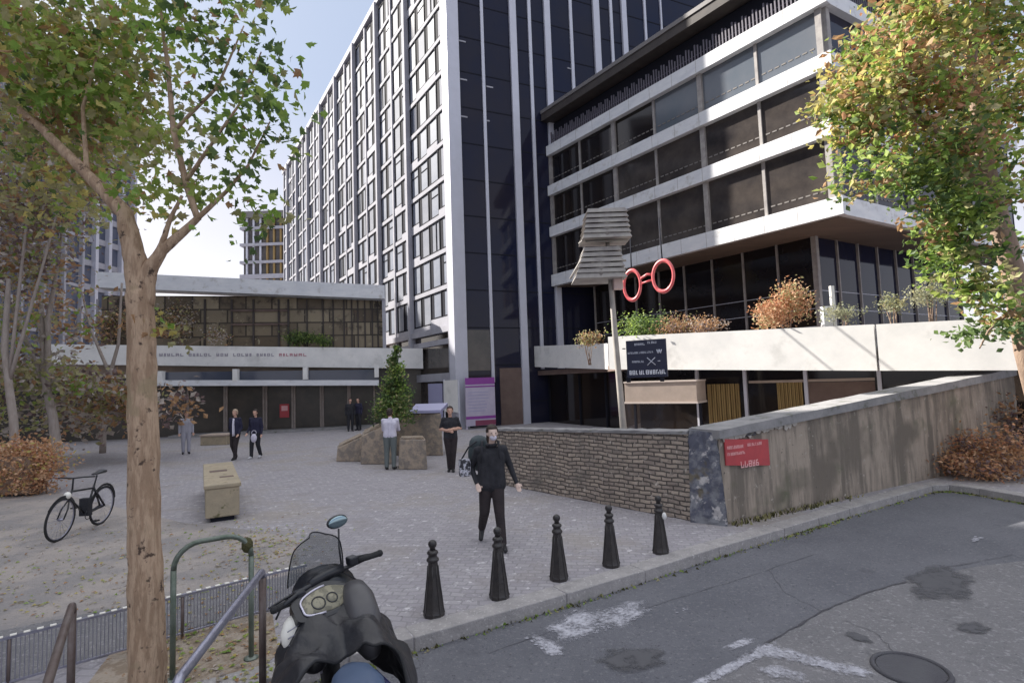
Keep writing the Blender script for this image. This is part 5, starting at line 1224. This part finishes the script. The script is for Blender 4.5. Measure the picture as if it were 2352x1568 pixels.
mb = MB(); mb.tube([ST, bp(.82,.94)], .013, n=8); mb.tube([bp(.70,.97), bp(.82,.975), bp(.97,.985)], [.03,.055,.08], n=10, flat=.45); mb.build('saddle', MT['plasticd'], bk)
mb = MB(); mb.torus(BBp+side*.05, .085, .006, M=WM, n=24, k=6); mb.tube([BBp+side*.06, bp(.72,.15,.08)], .009, n=6); mb.tube([BBp-side*.06, bp(.54,.43,-.08)], .009, n=6); mb.box(bp(.72,.15,.13),(.09,.1,.02)); mb.box(bp(.54,.43,-.13),(.09,.1,.02)); mb.build('crankset', MT['plasticd'], bk)
mb = MB(); mb.ell(bp(.10,.72,0),(.06,.05,.06), n=10); mb.build('front_lamp', MT['whiteplastic'], bk)
mb = MB()
mb.tube([bp(.0+.36*math.cos(a_),.35+.37*math.sin(a_)) for a_ in np.linspace(.3,2.6,12)], .02, n=6, flat=.3); mb.tube([bp(1.08+.37*math.cos(a_),.35+.38*math.sin(a_)) for a_ in np.linspace(.2,2.8,12)], .022, n=6, flat=.3); mb.build('mudguard', MT['plasticd'], bk)
mb = MB(); mb.box(bp(.63,.42,-.01),(.16,.1,.3)); mb.build('frame_bag', MT['black'], bk)

# ============================================================ SCOOTER (seen from behind, leg apron over the seat)
hc = Vector((-1.33, 4.08, 0)); head = Vector((-.72, .69, 0)).normalized()
sc = thing('scooter', (hc.x-head.x*.5, hc.y-head.y*.5, RZ+.0), 'black maxi scooter with leg apron and screen parked at the near kerb', 'scooter')
lat = Vector((head.y,-head.x,0))   # rider's right
tl = math.radians(5); UPS = (Vector((0,0,1))*math.cos(tl) - lat*math.sin(tl))
LTS = lat*math.cos(tl)+Vector((0,0,1))*math.sin(tl)
O = Vector((hc.x,hc.y,RZ+.04))
bars = (head, LTS, UPS)
def frame_(h2):
    global head, lat, LTS, UPS, SM
    head = Vector(h2).normalized(); head.z = 0; head.normalize(); lat = Vector((head.y,-head.x,0))
    UPS = (Vector((0,0,1))*math.cos(tl) - lat*math.sin(tl)); LTS = lat*math.cos(tl)+Vector((0,0,1))*math.sin(tl)
    SM = Matrix((head, LTS, UPS)).transposed()
def q(f, l, h): return O + head*f + LTS*l + UPS*h
def loft(rings, mi=0, n=20):
    mb = MB(); vs = []; fs = []
    for f, l, h, hw_, hh, pw in rings:
        for k in range(n):
            a_ = 2*math.pi*k/n; cx_ = math.copysign(abs(math.cos(a_))**pw, math.cos(a_)); sx_ = math.copysign(abs(math.sin(a_))**pw, math.sin(a_))
            vs.append(q(f, l+hw_*cx_, h+hh*sx_))
    for i in range(len(rings)-1):
        for k in range(n): fs.append((i*n+k,i*n+(k+1)%n,(i+1)*n+(k+1)%n,(i+1)*n+k))
    fs += [tuple(range(n))[::-1], tuple((len(rings)-1)*n+k for k in range(n))]
    mb.add(vs, fs, mi, True); return mb
BODY = (-.42,.907,0); BARS = (-.72,.69,0)
frame_(BODY)
# wheels
WSM = Matrix((head, UPS, LTS)).transposed()
for f in (.38, -1.02):
    mb = MB(); mb.torus(q(f,0,.28), .21, .065, M=WSM, n=32, k=10); o = mb.build('wheel', MT['tyre'], sc)
    mb = MB(); mb.torus(q(f,0,.28), .14, .02, M=WSM, n=24, k=6)
    for k in range(5): mb.tube([q(f,0,.28), q(f+.14*math.cos(k*1.257),0,.28+.14*math.sin(k*1.257))], .016, n=6)
    mb.tube([q(f,-.07,.28), q(f,.07,.28)], .03, n=10); mb.build('rim', MT['galv'], o)
# front fairing (beyond the handlebar)
loft([(-.02,0,.78,.17,.30,.8),(.12,0,.80,.25,.34,.8),(.24,0,.80,.24,.30,.8),(.36,0,.76,.16,.22,.9),(.44,0,.72,.06,.10,1)]).build('front_fairing', MT['plasticd'], sc)
mb = loft([(.24,0,.42,.07,.09,1),(.38,0,.55,.09,.05,1),(.56,0,.44,.08,.04,1),(.64,0,.36,.05,.02,1)]); mb.build('front_mudguard', MT['plasticd'], sc)
frame_(BARS)
DM = Matrix.Rotation(math.radians(40),3,LTS) @ SM
def dp(l, t, o=0.0):  # a point on the tilted dash plane
    return q(-.13,0,.99) + LTS*l + (DM @ Vector((t,0,0))) + (DM @ Vector((0,0,o)))
out = []
for k in range(36):
    a_ = 2*math.pi*k/36; out.append((-.07+.205*math.cos(a_)*(1+.12*math.cos(3*a_)), .105*math.sin(a_)*(1+.18*math.sin(a_+.6))))
mb = MB(); n_ = 36; mb.add([dp(l*1.16-.005,t*1.25,-.06) for l,t in out]+[dp(l*1.16-.005,t*1.22,-.004) for l,t in out]+[dp(l,t,.0) for l,t in out], [(i,(i+1)%n_,(i+1)%n_+n_,i+n_) for i in range(n_)]+[(i+n_,(i+1)%n_+n_,(i+1)%n_+2*n_,i+2*n_) for i in range(n_)]+[tuple(range(n_))[::-1],tuple(range(2*n_,3*n_))], 0, False); mb.build('dash_surround', MT['plasticd'], sc)
mb = MB(); mb.add([dp(l*.90-.008,t*.86,.002) for l,t in out]+[dp(l*.84-.01,t*.78,.012) for l,t in out], [(i,(i+1)%n_,(i+1)%n_+n_,i+n_) for i in range(n_)]+[tuple(range(n_,2*n_))], 0, True); mb.build('instrument_pod', MT['dial'], sc)
mb = MB(); mb.tube([dp(l*.93-.008,t*.9,.008) for l,t in out[8:27]], .007, n=6); mb.build('pod_trim', MT['ringwhite'], sc)
for l_, r_ in ((-.13,.045),(-.03,.036)):
    mb = MB(); mb.torus(dp(l_,.0,.014), r_, .005, M=DM, n=24, k=6); mb.build('gauge_ring', MT['plasticd'], sc)
ctr = q(-.20,.10,.955); RMx = Matrix.Rotation(math.radians(58),3,LTS) @ SM
mb = MB(); mb.torus(ctr, .044, .014, M=RMx, n=30); mb.build('dial_ring', MT['ringwhite'], sc)
mb = MB(); mb.ell(ctr, (.036,.036,.008), M=RMx, n=16); mb.build('dial_face', MT['plasticd'], sc)
mb = MB(); mb.tube([q(-.08,-.34,1.05), q(-.03,-.2,1.08), q(.02,0,1.09), q(-.01,.2,1.11), q(-.04,.30,1.13), q(-.06,.35,1.14)], .015, n=10); mb.build('handlebar', MT['plasticd'], sc)
mb = MB(); mb.tube([q(.0,-.12,1.085), q(.03,.0,1.10), q(.0,.14,1.115)], [.03,.045,.03], n=10); mb.build('bar_cover', MT['plasticd'], sc)
for s_ in (-1,1):
    zb_ = 1.04 if s_ < 0 else 1.135
    mb = MB(); mb.tube([q(-.03,s_*.24,zb_), q(-.08,s_*.40,zb_+.01)], [.021,.023], n=12); mb.ell(q(-.08,s_*.405,zb_+.01),(.027,.027,.027), n=8); mb.build('grip', MT['tyre'], sc)
    for w4 in (.28,.32,.36):
        pass
    mb = MB(); mb.tube([q(.02,s_*.2,zb_+.02), q(.05,s_*.28,zb_), q(.02,s_*.40,zb_-.01)], [.012,.009,.006], n=8); mb.build('brake_lever', MT['plasticd'], sc)
    mb = MB(); mb.box(q(-.02,s_*.205,zb_+.015), (.075,.07,.06), M=SM); mb.build('switch_box', MT['plasticd'], sc, bevel=.012)
mb = MB(); mb.tube([q(.02,.14,1.13), q(.05,.15,1.26), q(.07,.17,1.38)], .007, n=6); mb.build('mirror_stalk', MT['plasticd'], sc)
mb = MB(); mb.ell(q(.085,.17,1.43), (.024,.085,.05), M=SM, n=18); mb.build('mirror_housing', MT['plasticd'], sc)
mb = MB(); mb.ell(q(.068,.17,1.43), (.012,.078,.043), M=SM, n=18); mb.build('mirror', MT['mirror'], sc)
mb = MB(); mb.tube([q(.04,-.24,1.06), q(.05,-.30,1.00), q(.02,-.36,.94)], .007, n=6); mb.build('guard_arm', MT['plasticd'], sc)
mb = MB(); mb.tube([q(-.07,-.29,.96), q(-.09,-.30,.93), q(-.11,-.325,.87), q(-.12,-.345,.81), q(-.12,-.36,.78)], [.02,.05,.062,.045,.015], n=14, flat=.5); mb.build('hand_guard', MT['whiteplastic'], sc)
for k in range(3):
    mb = MB(); mb.tube([q(-.15,-.27,.92-.045*k), q(-.15,-.36,.905-.045*k)], .004, n=5); mb.build('guard_rib', MT['galv'], sc)
mb = MB(); mb.tube([q(.0,-.1,1.06), q(-.05,-.16,.98), q(-.10,-.24,.86), q(-.06,-.2,.75)], .006, n=6); mb.build('cable', MT['tyre'], sc)
mb = MB(); mb.tube([q(.0,.12,1.1), q(-.06,.2,1.02), q(-.02,.26,.88)], .006, n=6); mb.build('cable', MT['tyre'], sc)
frame_((-.55,.83,0))
N1, N2 = 20, 14; vs = []
for j in range(N2+1):
    t = j/N2
    for i in range(N1+1):
        s_ = i/N1*2-1; wd = .20*(1-.30*t**2)*(1 if t < .72 else math.sqrt(max(0.03,1-((t-.72)/.28)**2*.85)))
        vs.append(q(.30-.17*t-.12*s_*s_, s_*wd-.02, 1.03+.36*t))
fs = [(j*(N1+1)+i,j*(N1+1)+i+1,(j+1)*(N1+1)+i+1,(j+1)*(N1+1)+i) for j in range(N2) for i in range(N1)]
mb = MB(); mb.add(vs, fs, 0, True); o = mb.build('windscreen', MT['screen'], sc); md = o.modifiers.new('s','SOLIDIFY'); md.thickness = .005
rim = [vs[j*(N1+1)] for j in range(N2+1)]+[vs[N2*(N1+1)+i] for i in range(1,N1)]+[vs[j*(N1+1)+N1] for j in range(N2,-1,-1)]
mb = MB(); mb.tube(rim, .005, n=6); mb.build('screen_edge', MT['tyre'], sc)
# leg apron: quilted waterproof cover draped from under the bars back to the seat
from mathutils import noise as mnoise
frame_(BODY)
NF, NL = 70, 76; vs = []
for i in range(NF+1):
    t = i/NF
    for j in range(NL+1):
        s_ = j/NL*2-1; ang = s_*math.pi*.60; f = .02-(.50+.34*abs(s_-.02)**.8)*t
        wid = .25+.17*math.sin(min(1,t*1.3)*math.pi/2)
        l = wid*math.sin(ang)*(1+.10*abs(s_)**3)+.03*t
        twin = .075*t**.8*(math.cos((s_-.38)*math.pi*1.1)**2*(s_>-.1)+math.cos((s_+.38)*math.pi*1.1)**2*(s_<=.0)*.8) - .11*math.exp(-(s_/.14)**2)*t**1.2
        crest = .975-.10*t-.08*t*t
        hgt = crest + twin - (1-math.cos(ang))*(.42+.30*t)
        P_ = Vector((f*3.2, l*3.2, hgt*2.2))
        w1 = mnoise.noise(P_*1.3)*.075; w2 = mnoise.noise(Vector((f*9+l*3, s_*4, 3.1)))*.045; w3 = mnoise.noise(Vector((f*22+s_*5, s_*9, 7.7)))*.020
        rdg = (1-abs(mnoise.noise(Vector((f*6-s_*2.2, s_*2.4, 1.3)))*2))*.030
        w = w1+w2+w3+rdg
        vs.append(q(f+w*.5, l+w*math.sin(ang)*.9, hgt+w*max(.25,math.cos(ang))))
fs = [(i*(NL+1)+j,i*(NL+1)+j+1,(i+1)*(NL+1)+j+1,(i+1)*(NL+1)+j) for i in range(NF) for j in range(NL)]
mb = MB(); mb.add(vs, fs, 0, True); o = mb.build('leg_apron', MT['apron'], sc); md = o.modifiers.new('s','SOLIDIFY'); md.thickness = .014
for jj in (8, 38, 67):
    mb = MB(); mb.tube([Vector(vs[i*(NL+1)+jj])+UPS*.006 for i in range(0,NF+1,2)], .006, n=6); mb.build('seam', MT['tyre'], sc)
mb = MB(); mb.tube([Vector(vs[NF*(NL+1)+j])+UPS*.004 for j in range(NL+1)], .010, n=6); mb.build('hem', MT['tyre'], sc)
mb = MB(); mb.tube([Vector(vs[26*(NL+1)+j])+UPS*.012 for j in range(14,64,2)], .014, n=6, flat=.35); mb.build('strap', MT['tyre'], sc)
o = loft([(-.04,.17,.93,.04,.05,1),(-.10,.185,.92,.10,.13,.85),(-.20,.20,.86,.115,.17,.8),(-.32,.215,.78,.11,.16,.8),(-.42,.22,.71,.07,.10,.9),(-.46,.22,.68,.02,.03,1)], n=28).build('padded_pocket', MT['greyplastic'], sc)
o = loft([(-.10,-.15,.90,.04,.05,1),(-.17,-.15,.85,.12,.11,.9),(-.29,-.14,.77,.13,.12,.9),(-.38,-.13,.70,.08,.08,1),(-.42,-.13,.67,.02,.03,1)], n=28).build('padded_pocket', MT['apron'], sc)
loft([(-.30,0,.34,.20,.16,.7),(-.6,0,.36,.22,.20,.7),(-.95,0,.46,.20,.22,.7),(-1.25,0,.60,.14,.14,.8),(-1.38,0,.64,.05,.06,1)]).build('body', MT['plasticd'], sc)
loft([(-.46,.06,.60,.03,.03,.9),(-.52,.06,.63,.07,.06,.8),(-.66,.06,.65,.125,.09,.75),(-.86,.06,.67,.16,.09,.75),(-1.15,.03,.72,.15,.07,.8),(-1.28,0,.74,.05,.03,1)], n=28).build('seat', MT['seatblue'], sc)
mb = MB(); mb.tube([q(-.48,.11,.63), q(-.60,.20,.62), q(-.78,.25,.60), q(-1.0,.24,.6)], [.012,.02,.022,.015], n=8); mb.build('side_trim', MT['bluepl'], sc)
loft([(.1,0,.22,.16,.05,.7),(-.2,0,.20,.19,.05,.7),(-.5,0,.20,.19,.05,.7)]).build('footboard', MT['plasticd'], sc)
mb = MB(); mb.tube([q(.16,0,.9), q(.38,.0,.28)], .03, n=8); mb.tube([q(-.55,-.16,.15), q(-.6,-.30,.02)], .014, n=6); mb.build('fork', MT['plasticd'], sc)
mb = MB(); mb.ell(q(.42,0,.80), (.03,.11,.06), M=SM, n=14); mb.build('headlight', MT['whiteplastic'], sc)
# fringe of loose straps and buckles on the right flank
for k in range(5):
    p0_ = Vector(vs[(38+k*7)*(NL+1)+NL-2]); mb = MB(); mb.tube([p0_, p0_+Vector((.03,-.02,-.05)), p0_+Vector((.035,-.03,-.13-.02*k))], [.010,.012,.006], n=6, flat=.5); mb.build('buckle_strap', MT['tyre'], sc)

# ============================================================ PEOPLE
def capsule(bm_, p0, p1, ra, rb_, n=14):
    mb = MB(); p0 = Vector(p0); p1 = Vector(p1); d = (p1-p0); L_ = d.length; t = d.normalized() if L_ > 1e-6 else Vector((0,0,1))
    pts = []; rad = []
    for k in range(5): a_ = math.pi/2*(k/5); pts.append(p0-t*ra*math.cos(a_)); rad.append(max(ra*math.sin(a_),.002))
    pts.append(p0); rad.append(ra); pts.append(p1); rad.append(rb_)
    for k in range(1,6): a_ = math.pi/2*(k/5); pts.append(p1+t*rb_*math.sin(a_)); rad.append(max(rb_*math.cos(a_),.002))
    bm_.tube(pts, rad, n=n)
def person(label, loc, rz, J, cols, hair='hairdark', voxel=.012, hands=True, skin='skin', sleeves=True, longhair=False, scale=1.0, group=None, bare_fore=False):
    """J: joints in a local frame, figure faces -Y.  cols: top, legs, shoes"""
    t = thing('person', loc, label, 'person', group, rz)
    mb = MB(); segs = []   # (p0,p1,r0,r1,tag)
    def cap(a, b, ra, rb_, tg): capsule(mb, a, b, ra, rb_); segs.append((Vector(a),Vector(b),ra,rb_,tg))
    V_ = Vector
    pel, che, nek, hd_ = V_(J['pel']), V_(J['che']), V_(J['nek']), V_(J['hed'])
    bulk = J.get('bulk',1.0)
    def torso(a, b, wa, wb, da, db_, tg):  # flattened trunk from three side by side capsules
        rx = V_(J.get('across', (1,0,0))).normalized()
        for s_ in (-1,0,1): cap(a+rx*wa*s_, b+rx*wb*s_, da, db_, tg)
    torso(pel+V_((0,0,-.05 if bulk>1 else 0)), pel.lerp(che,.5), .075*bulk, .07*bulk, .118*bulk, .108*bulk, 0)
    torso(pel.lerp(che,.5), che, .07*bulk, .10, .108*bulk, .115, 0)
    cap(pel+V_((-.07,0,-.03)), pel+V_((.07,0,-.03)), .11, .11, 1)
    cap(che, nek, .09, .055, 0); cap(nek, hd_+V_((0,0,-.06)), .05, .048, 3)
    for s_ in ('L','R'):
        sh, el, wr = V_(J['sh'+s_]), V_(J['el'+s_]), V_(J['wr'+s_]); hip, kn, an, to = V_(J['hip'+s_]), V_(J['kn'+s_]), V_(J['an'+s_]), V_(J['to'+s_])
        cap(che+V_((0,0,.05)), sh, .085, .068, 0)
        cap(sh, el, .062, .048, 0); cap(el, wr, .046, .032, 3 if bare_fore else 0)
        cap(hip, kn, .108, .078, 1); cap(kn, an, .076, .060, 1)
        cap(an+V_((0,.03,-.03)), to, .045, .036, 2)
        hdir = (wr-el).normalized(); ac = hdir.cross(V_((0,1,0))); ac = ac.normalized() if ac.length > .1 else V_((1,0,0))
        if hands:
            palm = wr+hdir*.07; cap(wr+hdir*.02, palm+ac*.018, .026, .022, 3); cap(wr+hdir*.02, palm-ac*.018, .026, .022, 3)
            curl = V_((0,-.5,0)) if abs(hdir.y) < .7 else V_((0,0,-.5))
            for i_, ln in enumerate((.062,.072,.068,.052)):
                b0 = palm+ac*(.028-.018*i_); k1 = b0+(hdir+curl*.3).normalized()*ln*.55; k2 = k1+(hdir+curl*1.3).normalized()*ln*.5
                cap(b0, k1, .0095, .009, 3); cap(k1, k2, .009, .0075, 3)
            th = wr+hdir*.03+ac*.028; cap(th, th+(hdir*.6+ac*.8+curl*.3).normalized()*.035, .011,.010,3); cap(th+(hdir*.6+ac*.8+curl*.3).normalized()*.035, th+(hdir*.9+ac*.6+curl*.6).normalized()*.062, .010,.008,3)
    # head: skull, jaw, nose, ears
    fd = V_(J.get('face',(0,-1,0))).normalized(); rx = fd.cross(V_((0,0,1))).normalized()
    HM = Matrix((rx, -fd, V_((0,0,1)))).transposed()
    mb.ell(hd_+V_((0,0,.02)), (.076,.095,.098), n=20, M=HM); segs.append((hd_,hd_+V_((0,0,.03)),.09,.09,3))
    mb.ell(hd_+fd*.028+V_((0,0,-.055)), (.056,.062,.062), n=16, M=HM); segs.append((hd_+fd*.03+V_((0,0,-.06)),hd_+fd*.03+V_((0,0,-.06)),.06,.06,3))
    capsule(mb, hd_+fd*.086+V_((0,0,.015)), hd_+fd*.104+V_((0,0,-.018)), .010,.015, n=10)
    for s_ in (-1,1): mb.ell(hd_+rx*.078*s_+V_((0,0,-.005)), (.012,.022,.032), n=10, M=HM)
    tmp = mb.build('tmp', MT['skin'])
    r = tmp.modifiers.new('r','REMESH'); r.mode = 'VOXEL'; r.voxel_size = voxel; r.use_smooth_shade = True
    sm_ = tmp.modifiers.new('s','SMOOTH'); sm_.factor = .5; sm_.iterations = 3 if voxel < .01 else 2
    dg = bpy.context.evaluated_depsgraph_get(); me = bpy.data.meshes.new_from_object(tmp.evaluated_get(dg)); bpy.data.objects.remove(tmp)
    me.materials.clear()
    for m_ in (*cols, skin): me.materials.append(MT[m_])
    cen = np.empty(len(me.polygons)*3); me.polygons.foreach_get('center', cen); cen = cen.reshape(-1,3)
    best = np.full(len(cen), 1e9); idx = np.zeros(len(cen), int)
    for a, b, ra, rb_, tg in segs:
        a_ = np.array(a); ab = np.array(b)-a_; L2 = max((ab**2).sum(),1e-9); tt = np.clip(((cen-a_)@ab)/L2,0,1)
        d_ = np.linalg.norm(cen-(a_+tt[:,None]*ab),axis=1)-(ra+(rb_-ra)*tt) - (.004 if tg==3 else 0)
        m_ = d_ < best; best[m_] = d_[m_]; idx[m_] = tg
    me.polygons.foreach_set('material_index', idx); me.polygons.foreach_set('use_smooth', [True]*len(idx)); me.update()
    o = bpy.data.objects.new('body', me); C.objects.link(o); o.parent = t
    # hair cap
    hb_ = MB(); hb_.ell(hd_+V_((0,0,.034))-fd*.014, (.084,.098,.094), n=22, M=HM)
    keep = []
    if longhair: hb_.ell(hd_-fd*.055+V_((0,0,-.07)), (.075,.05,.12), n=14, M=HM)
    else: hb_.ell(hd_-fd*.045+V_((0,0,-.02)), (.076,.06,.07), n=14, M=HM)
    h = hb_.build('hair', MT[hair]); bmx = bmesh.new(); bmx.from_mesh(h.data)
    dl = [v for v in bmx.verts if ((v.co-hd_).dot(fd) > .045 and (v.co-hd_).z < .062) or ((v.co-hd_).dot(fd) > .0 and (v.co-hd_).z < .0)]
    bmesh.ops.delete(bmx, geom=dl, context='VERTS'); bmx.to_mesh(h.data); bmx.free()
    sdm = h.modifiers.new('s','SOLIDIFY'); sdm.thickness = .008; sdm.offset = 1; h.parent = t
    if voxel < .011:
        ey = MB()
        for s_ in (-1,1): ey.ell(hd_+rx*.031*s_+fd*.083+V_((0,0,.018)), (.012,.007,.007), n=8, M=HM)
        e = ey.build('eyes', MT['dark']); e.parent = t
        mo = MB(); mo.ell(hd_+fd*.083+V_((0,0,-.05)), (.022,.007,.006), n=8, M=HM); e = mo.build('mouth', MT['redsign']); e.parent = t
    t.scale = (scale,)*3
    return t
def pose(**k):
    J = dict(pel=(0,0,.95), che=(0,0,1.30), nek=(0,.01,1.47), hed=(0,-.015,1.64), shL=(.18,0,1.41), shR=(-.18,0,1.41), elL=(.24,.03,1.12), elR=(-.24,.03,1.12),
             wrL=(.25,-.05,.87), wrR=(-.25,-.05,.87), hipL=(.09,0,.90), hipR=(-.09,0,.90), knL=(.10,-.02,.50), knR=(-.10,-.02,.50), anL=(.10,.02,.09), anR=(-.10,.02,.09), toL=(.12,-.15,.035), toR=(-.12,-.15,.035))
    J.update(k); return J
# walker with backpack.  local frame faces -Y, L = +x = photo right
wp = G(1134,1252); wp.z = 0
J = pose(hed=(.03,-.05,1.65), nek=(.01,.0,1.48), che=(0,0,1.30), hipL=(.08,0,.91), hipR=(-.09,0,.91), knL=(.10,-.12,.50), anL=(.13,-.22,.10), toL=(.16,-.40,.04),
         knR=(-.12,-.04,.50), anR=(-.17,.30,.20), toR=(-.19,.20,.05), shL=(.19,.02,1.40), elL=(.29,.06,1.13), wrL=(.37,-.02,.90), shR=(-.19,0,1.40), elR=(-.30,.10,1.14), wrR=(-.22,-.06,.92), face=(.25,-1,-.12), bulk=1.14)
wk = person('walker in black with a dark backpack striding toward the bollards', wp, .05, J, ('black','darktrs','shoe'), hair='hairdark', voxel=.0085, skin='pale', scale=.975, longhair=True)
mk_ = MB(); fd_ = Vector((.25,-1,-.12)).normalized(); hq = Vector((.03,-.05,1.65)); rx_ = fd_.cross(Vector((0,0,1))).normalized(); HMk = Matrix((rx_, -fd_, Vector((0,0,1)))).transposed()
mk_.ell(hq+fd_*.045+Vector((0,0,-.052)), (.056,.062,.046), n=16, M=HMk); mk_o = mk_.build('face_mask', MT['whitecloth']); mk_o.parent = wk
cl_ = MB(); cl_.torus(Vector((.012,-.005,1.475)), .068, .024, n=22, k=8); cl_o = cl_.build('collar', MT['black']); cl_o.parent = wk
M_ = wk.matrix_world
bp_ = thing('backpack', M_ @ Vector((-.1,.12,1.2)), 'bulky dark teal backpack on the walker\'s back', 'backpack')
def wl_(v): return Matrix.Translation(wp) @ Matrix.Rotation(.05,4,'Z') @ (Vector(v)*1.02)
mb = MB(); mb.ell(wl_((-.14,.21,1.26)), (.20,.13,.27), n=22); mb.ell(wl_((-.17,.20,1.40)), (.15,.11,.14), n=16); mb.build('pack', MT['teal'], bp_)
mb = MB(); mb.tube([wl_((-.12,.10,1.46)), wl_((-.12,-.06,1.46)), wl_((-.13,-.125,1.36)), wl_((-.14,-.10,1.18)), wl_((-.16,.06,1.08))], .018, n=8, flat=.5); mb.tube([wl_((.10,.10,1.46)), wl_((.11,-.06,1.46)), wl_((.12,-.125,1.36)), wl_((.13,-.09,1.18)), wl_((.15,.06,1.08))], .018, n=8, flat=.5); mb.build('strap', MT['black'], bp_)
bg_ = thing('shoulder_bag', wl_((-.36,.02,1.0)), 'black and white bag hanging at the walker\'s elbow', 'bag')
mb = MB(); mb.box(wl_((-.38,.04,1.10)), (.17,.12,.26), rot=.3); mb.build('body', MT['bagw'], bg_, bevel=.03)
mb = MB(); mb.tube([wl_((-.42,.04,1.22)), wl_((-.32,.06,1.38)), wl_((-.20,.06,1.46))], .012, n=6); mb.build('strap', MT['black'], bg_)
# person with crossed arms
p = G(1037,1083); p.z = 0
J = pose(elL=(.27,.02,1.16), wrL=(.02,-.17,1.15), elR=(-.27,.02,1.16), wrR=(-.02,-.15,1.10), knL=(.07,-.04,.50), anL=(.04,.02,.09), toL=(.06,-.15,.035), anR=(-.05,.10,.09), knR=(-.06,0,.50), toR=(-.08,-.06,.035))
person('person in black T-shirt with folded arms standing beside the planters', p, .1, J, ('black','darktrs','shoe'), voxel=.011, bare_fore=True, scale=.99)
# man in the white shirt, seen from behind
p = G(897,1078); p.z = 0
J = pose(hed=(.02,-.10,1.59), nek=(0,-.05,1.44), che=(0,-.02,1.28), shL=(.19,-.04,1.37), shR=(-.19,-.04,1.37), elL=(.22,-.16,1.10), wrL=(.10,-.32,1.08), elR=(-.22,-.16,1.10), wrR=(-.10,-.32,1.08))
person('person in a loose white shirt turned to the stone planters', p, math.pi, J, ('whitecloth','greytrs','shoe'), voxel=.012, hair='hairdark')
# two people walking together
p = G(540,1055); p.z = 0
J = pose(knL=(.09,-.10,.5), anL=(.09,-.12,.09), toL=(.1,-.28,.035), anR=(-.1,.16,.11), toR=(-.11,.03,.04), wrL=(.24,-.15,.90), wrR=(-.24,.08,.88))
person('person in an open dark jacket over white, left of the pair crossing the forecourt', p, -.2, J, ('navycloth','darktrs','shoe'), voxel=.014, hair='hairgrey', scale=.98)
mb = MB(); f_ = Matrix.Translation(p) @ Matrix.Rotation(-.2,4,'Z')
pv = lambda v: f_ @ Vector(v)
mb.tube([pv((0.02,-.10,1.42)), pv((.03,-.125,1.2)), pv((.04,-.125,.95)), pv((.05,-.12,.82))], [.05,.07,.085,.10], n=12, flat=.4)
tag(mb.build('white_scarf', MT['whitecloth']), 'long white scarf worn by the left walker of the pair', 'scarf')
p = G(587,1052); p.z = 0
J = pose(knR=(-.09,-.10,.5), anR=(-.09,-.12,.09), toR=(-.1,-.28,.035), anL=(.1,.16,.11), toL=(.11,.03,.04), wrR=(-.24,-.15,.92))
person('person in dark clothes with white shoes, right of the pair crossing the forecourt', p, -.1, J, ('navycloth','black','whiteshoe'), voxel=.014, hair='hairdark', longhair=True, scale=.96)
mb = MB(); mb.ell(p+Vector((.06,-.26,.72)), (.11,.07,.15), n=12); mb.torus(p+Vector((.05,-.22,.90)), .08, .01, M=Matrix.Rotation(math.pi/2,3,'X'), n=16, k=5)
tag(mb.build('white_bag', MT['whitecloth']), 'white shopping bag carried by the right walker of the pair', 'bag')
# light-dressed person by the trunk
p = G(427,1042); p.z = 0
person('person in light grey standing just right of the near trunk, far off', p, .6, pose(), ('lightgrey','lightgrey','shoe'), voxel=.014, scale=.93)
# figures at the doors
p = G(805,990); p.z = 0
person('dark figure at the lobby doors, left of two', p, .5, pose(), ('black','black','shoe'), voxel=.016, hands=False, scale=1.0)
p = G(824,988); p.z = 0
person('dark figure at the lobby doors, right of two, nearest the conical tree', p, -.5, pose(elR=(-.3,0,1.2)), ('navycloth','black','shoe'), voxel=.016, hands=False, scale=1.0)
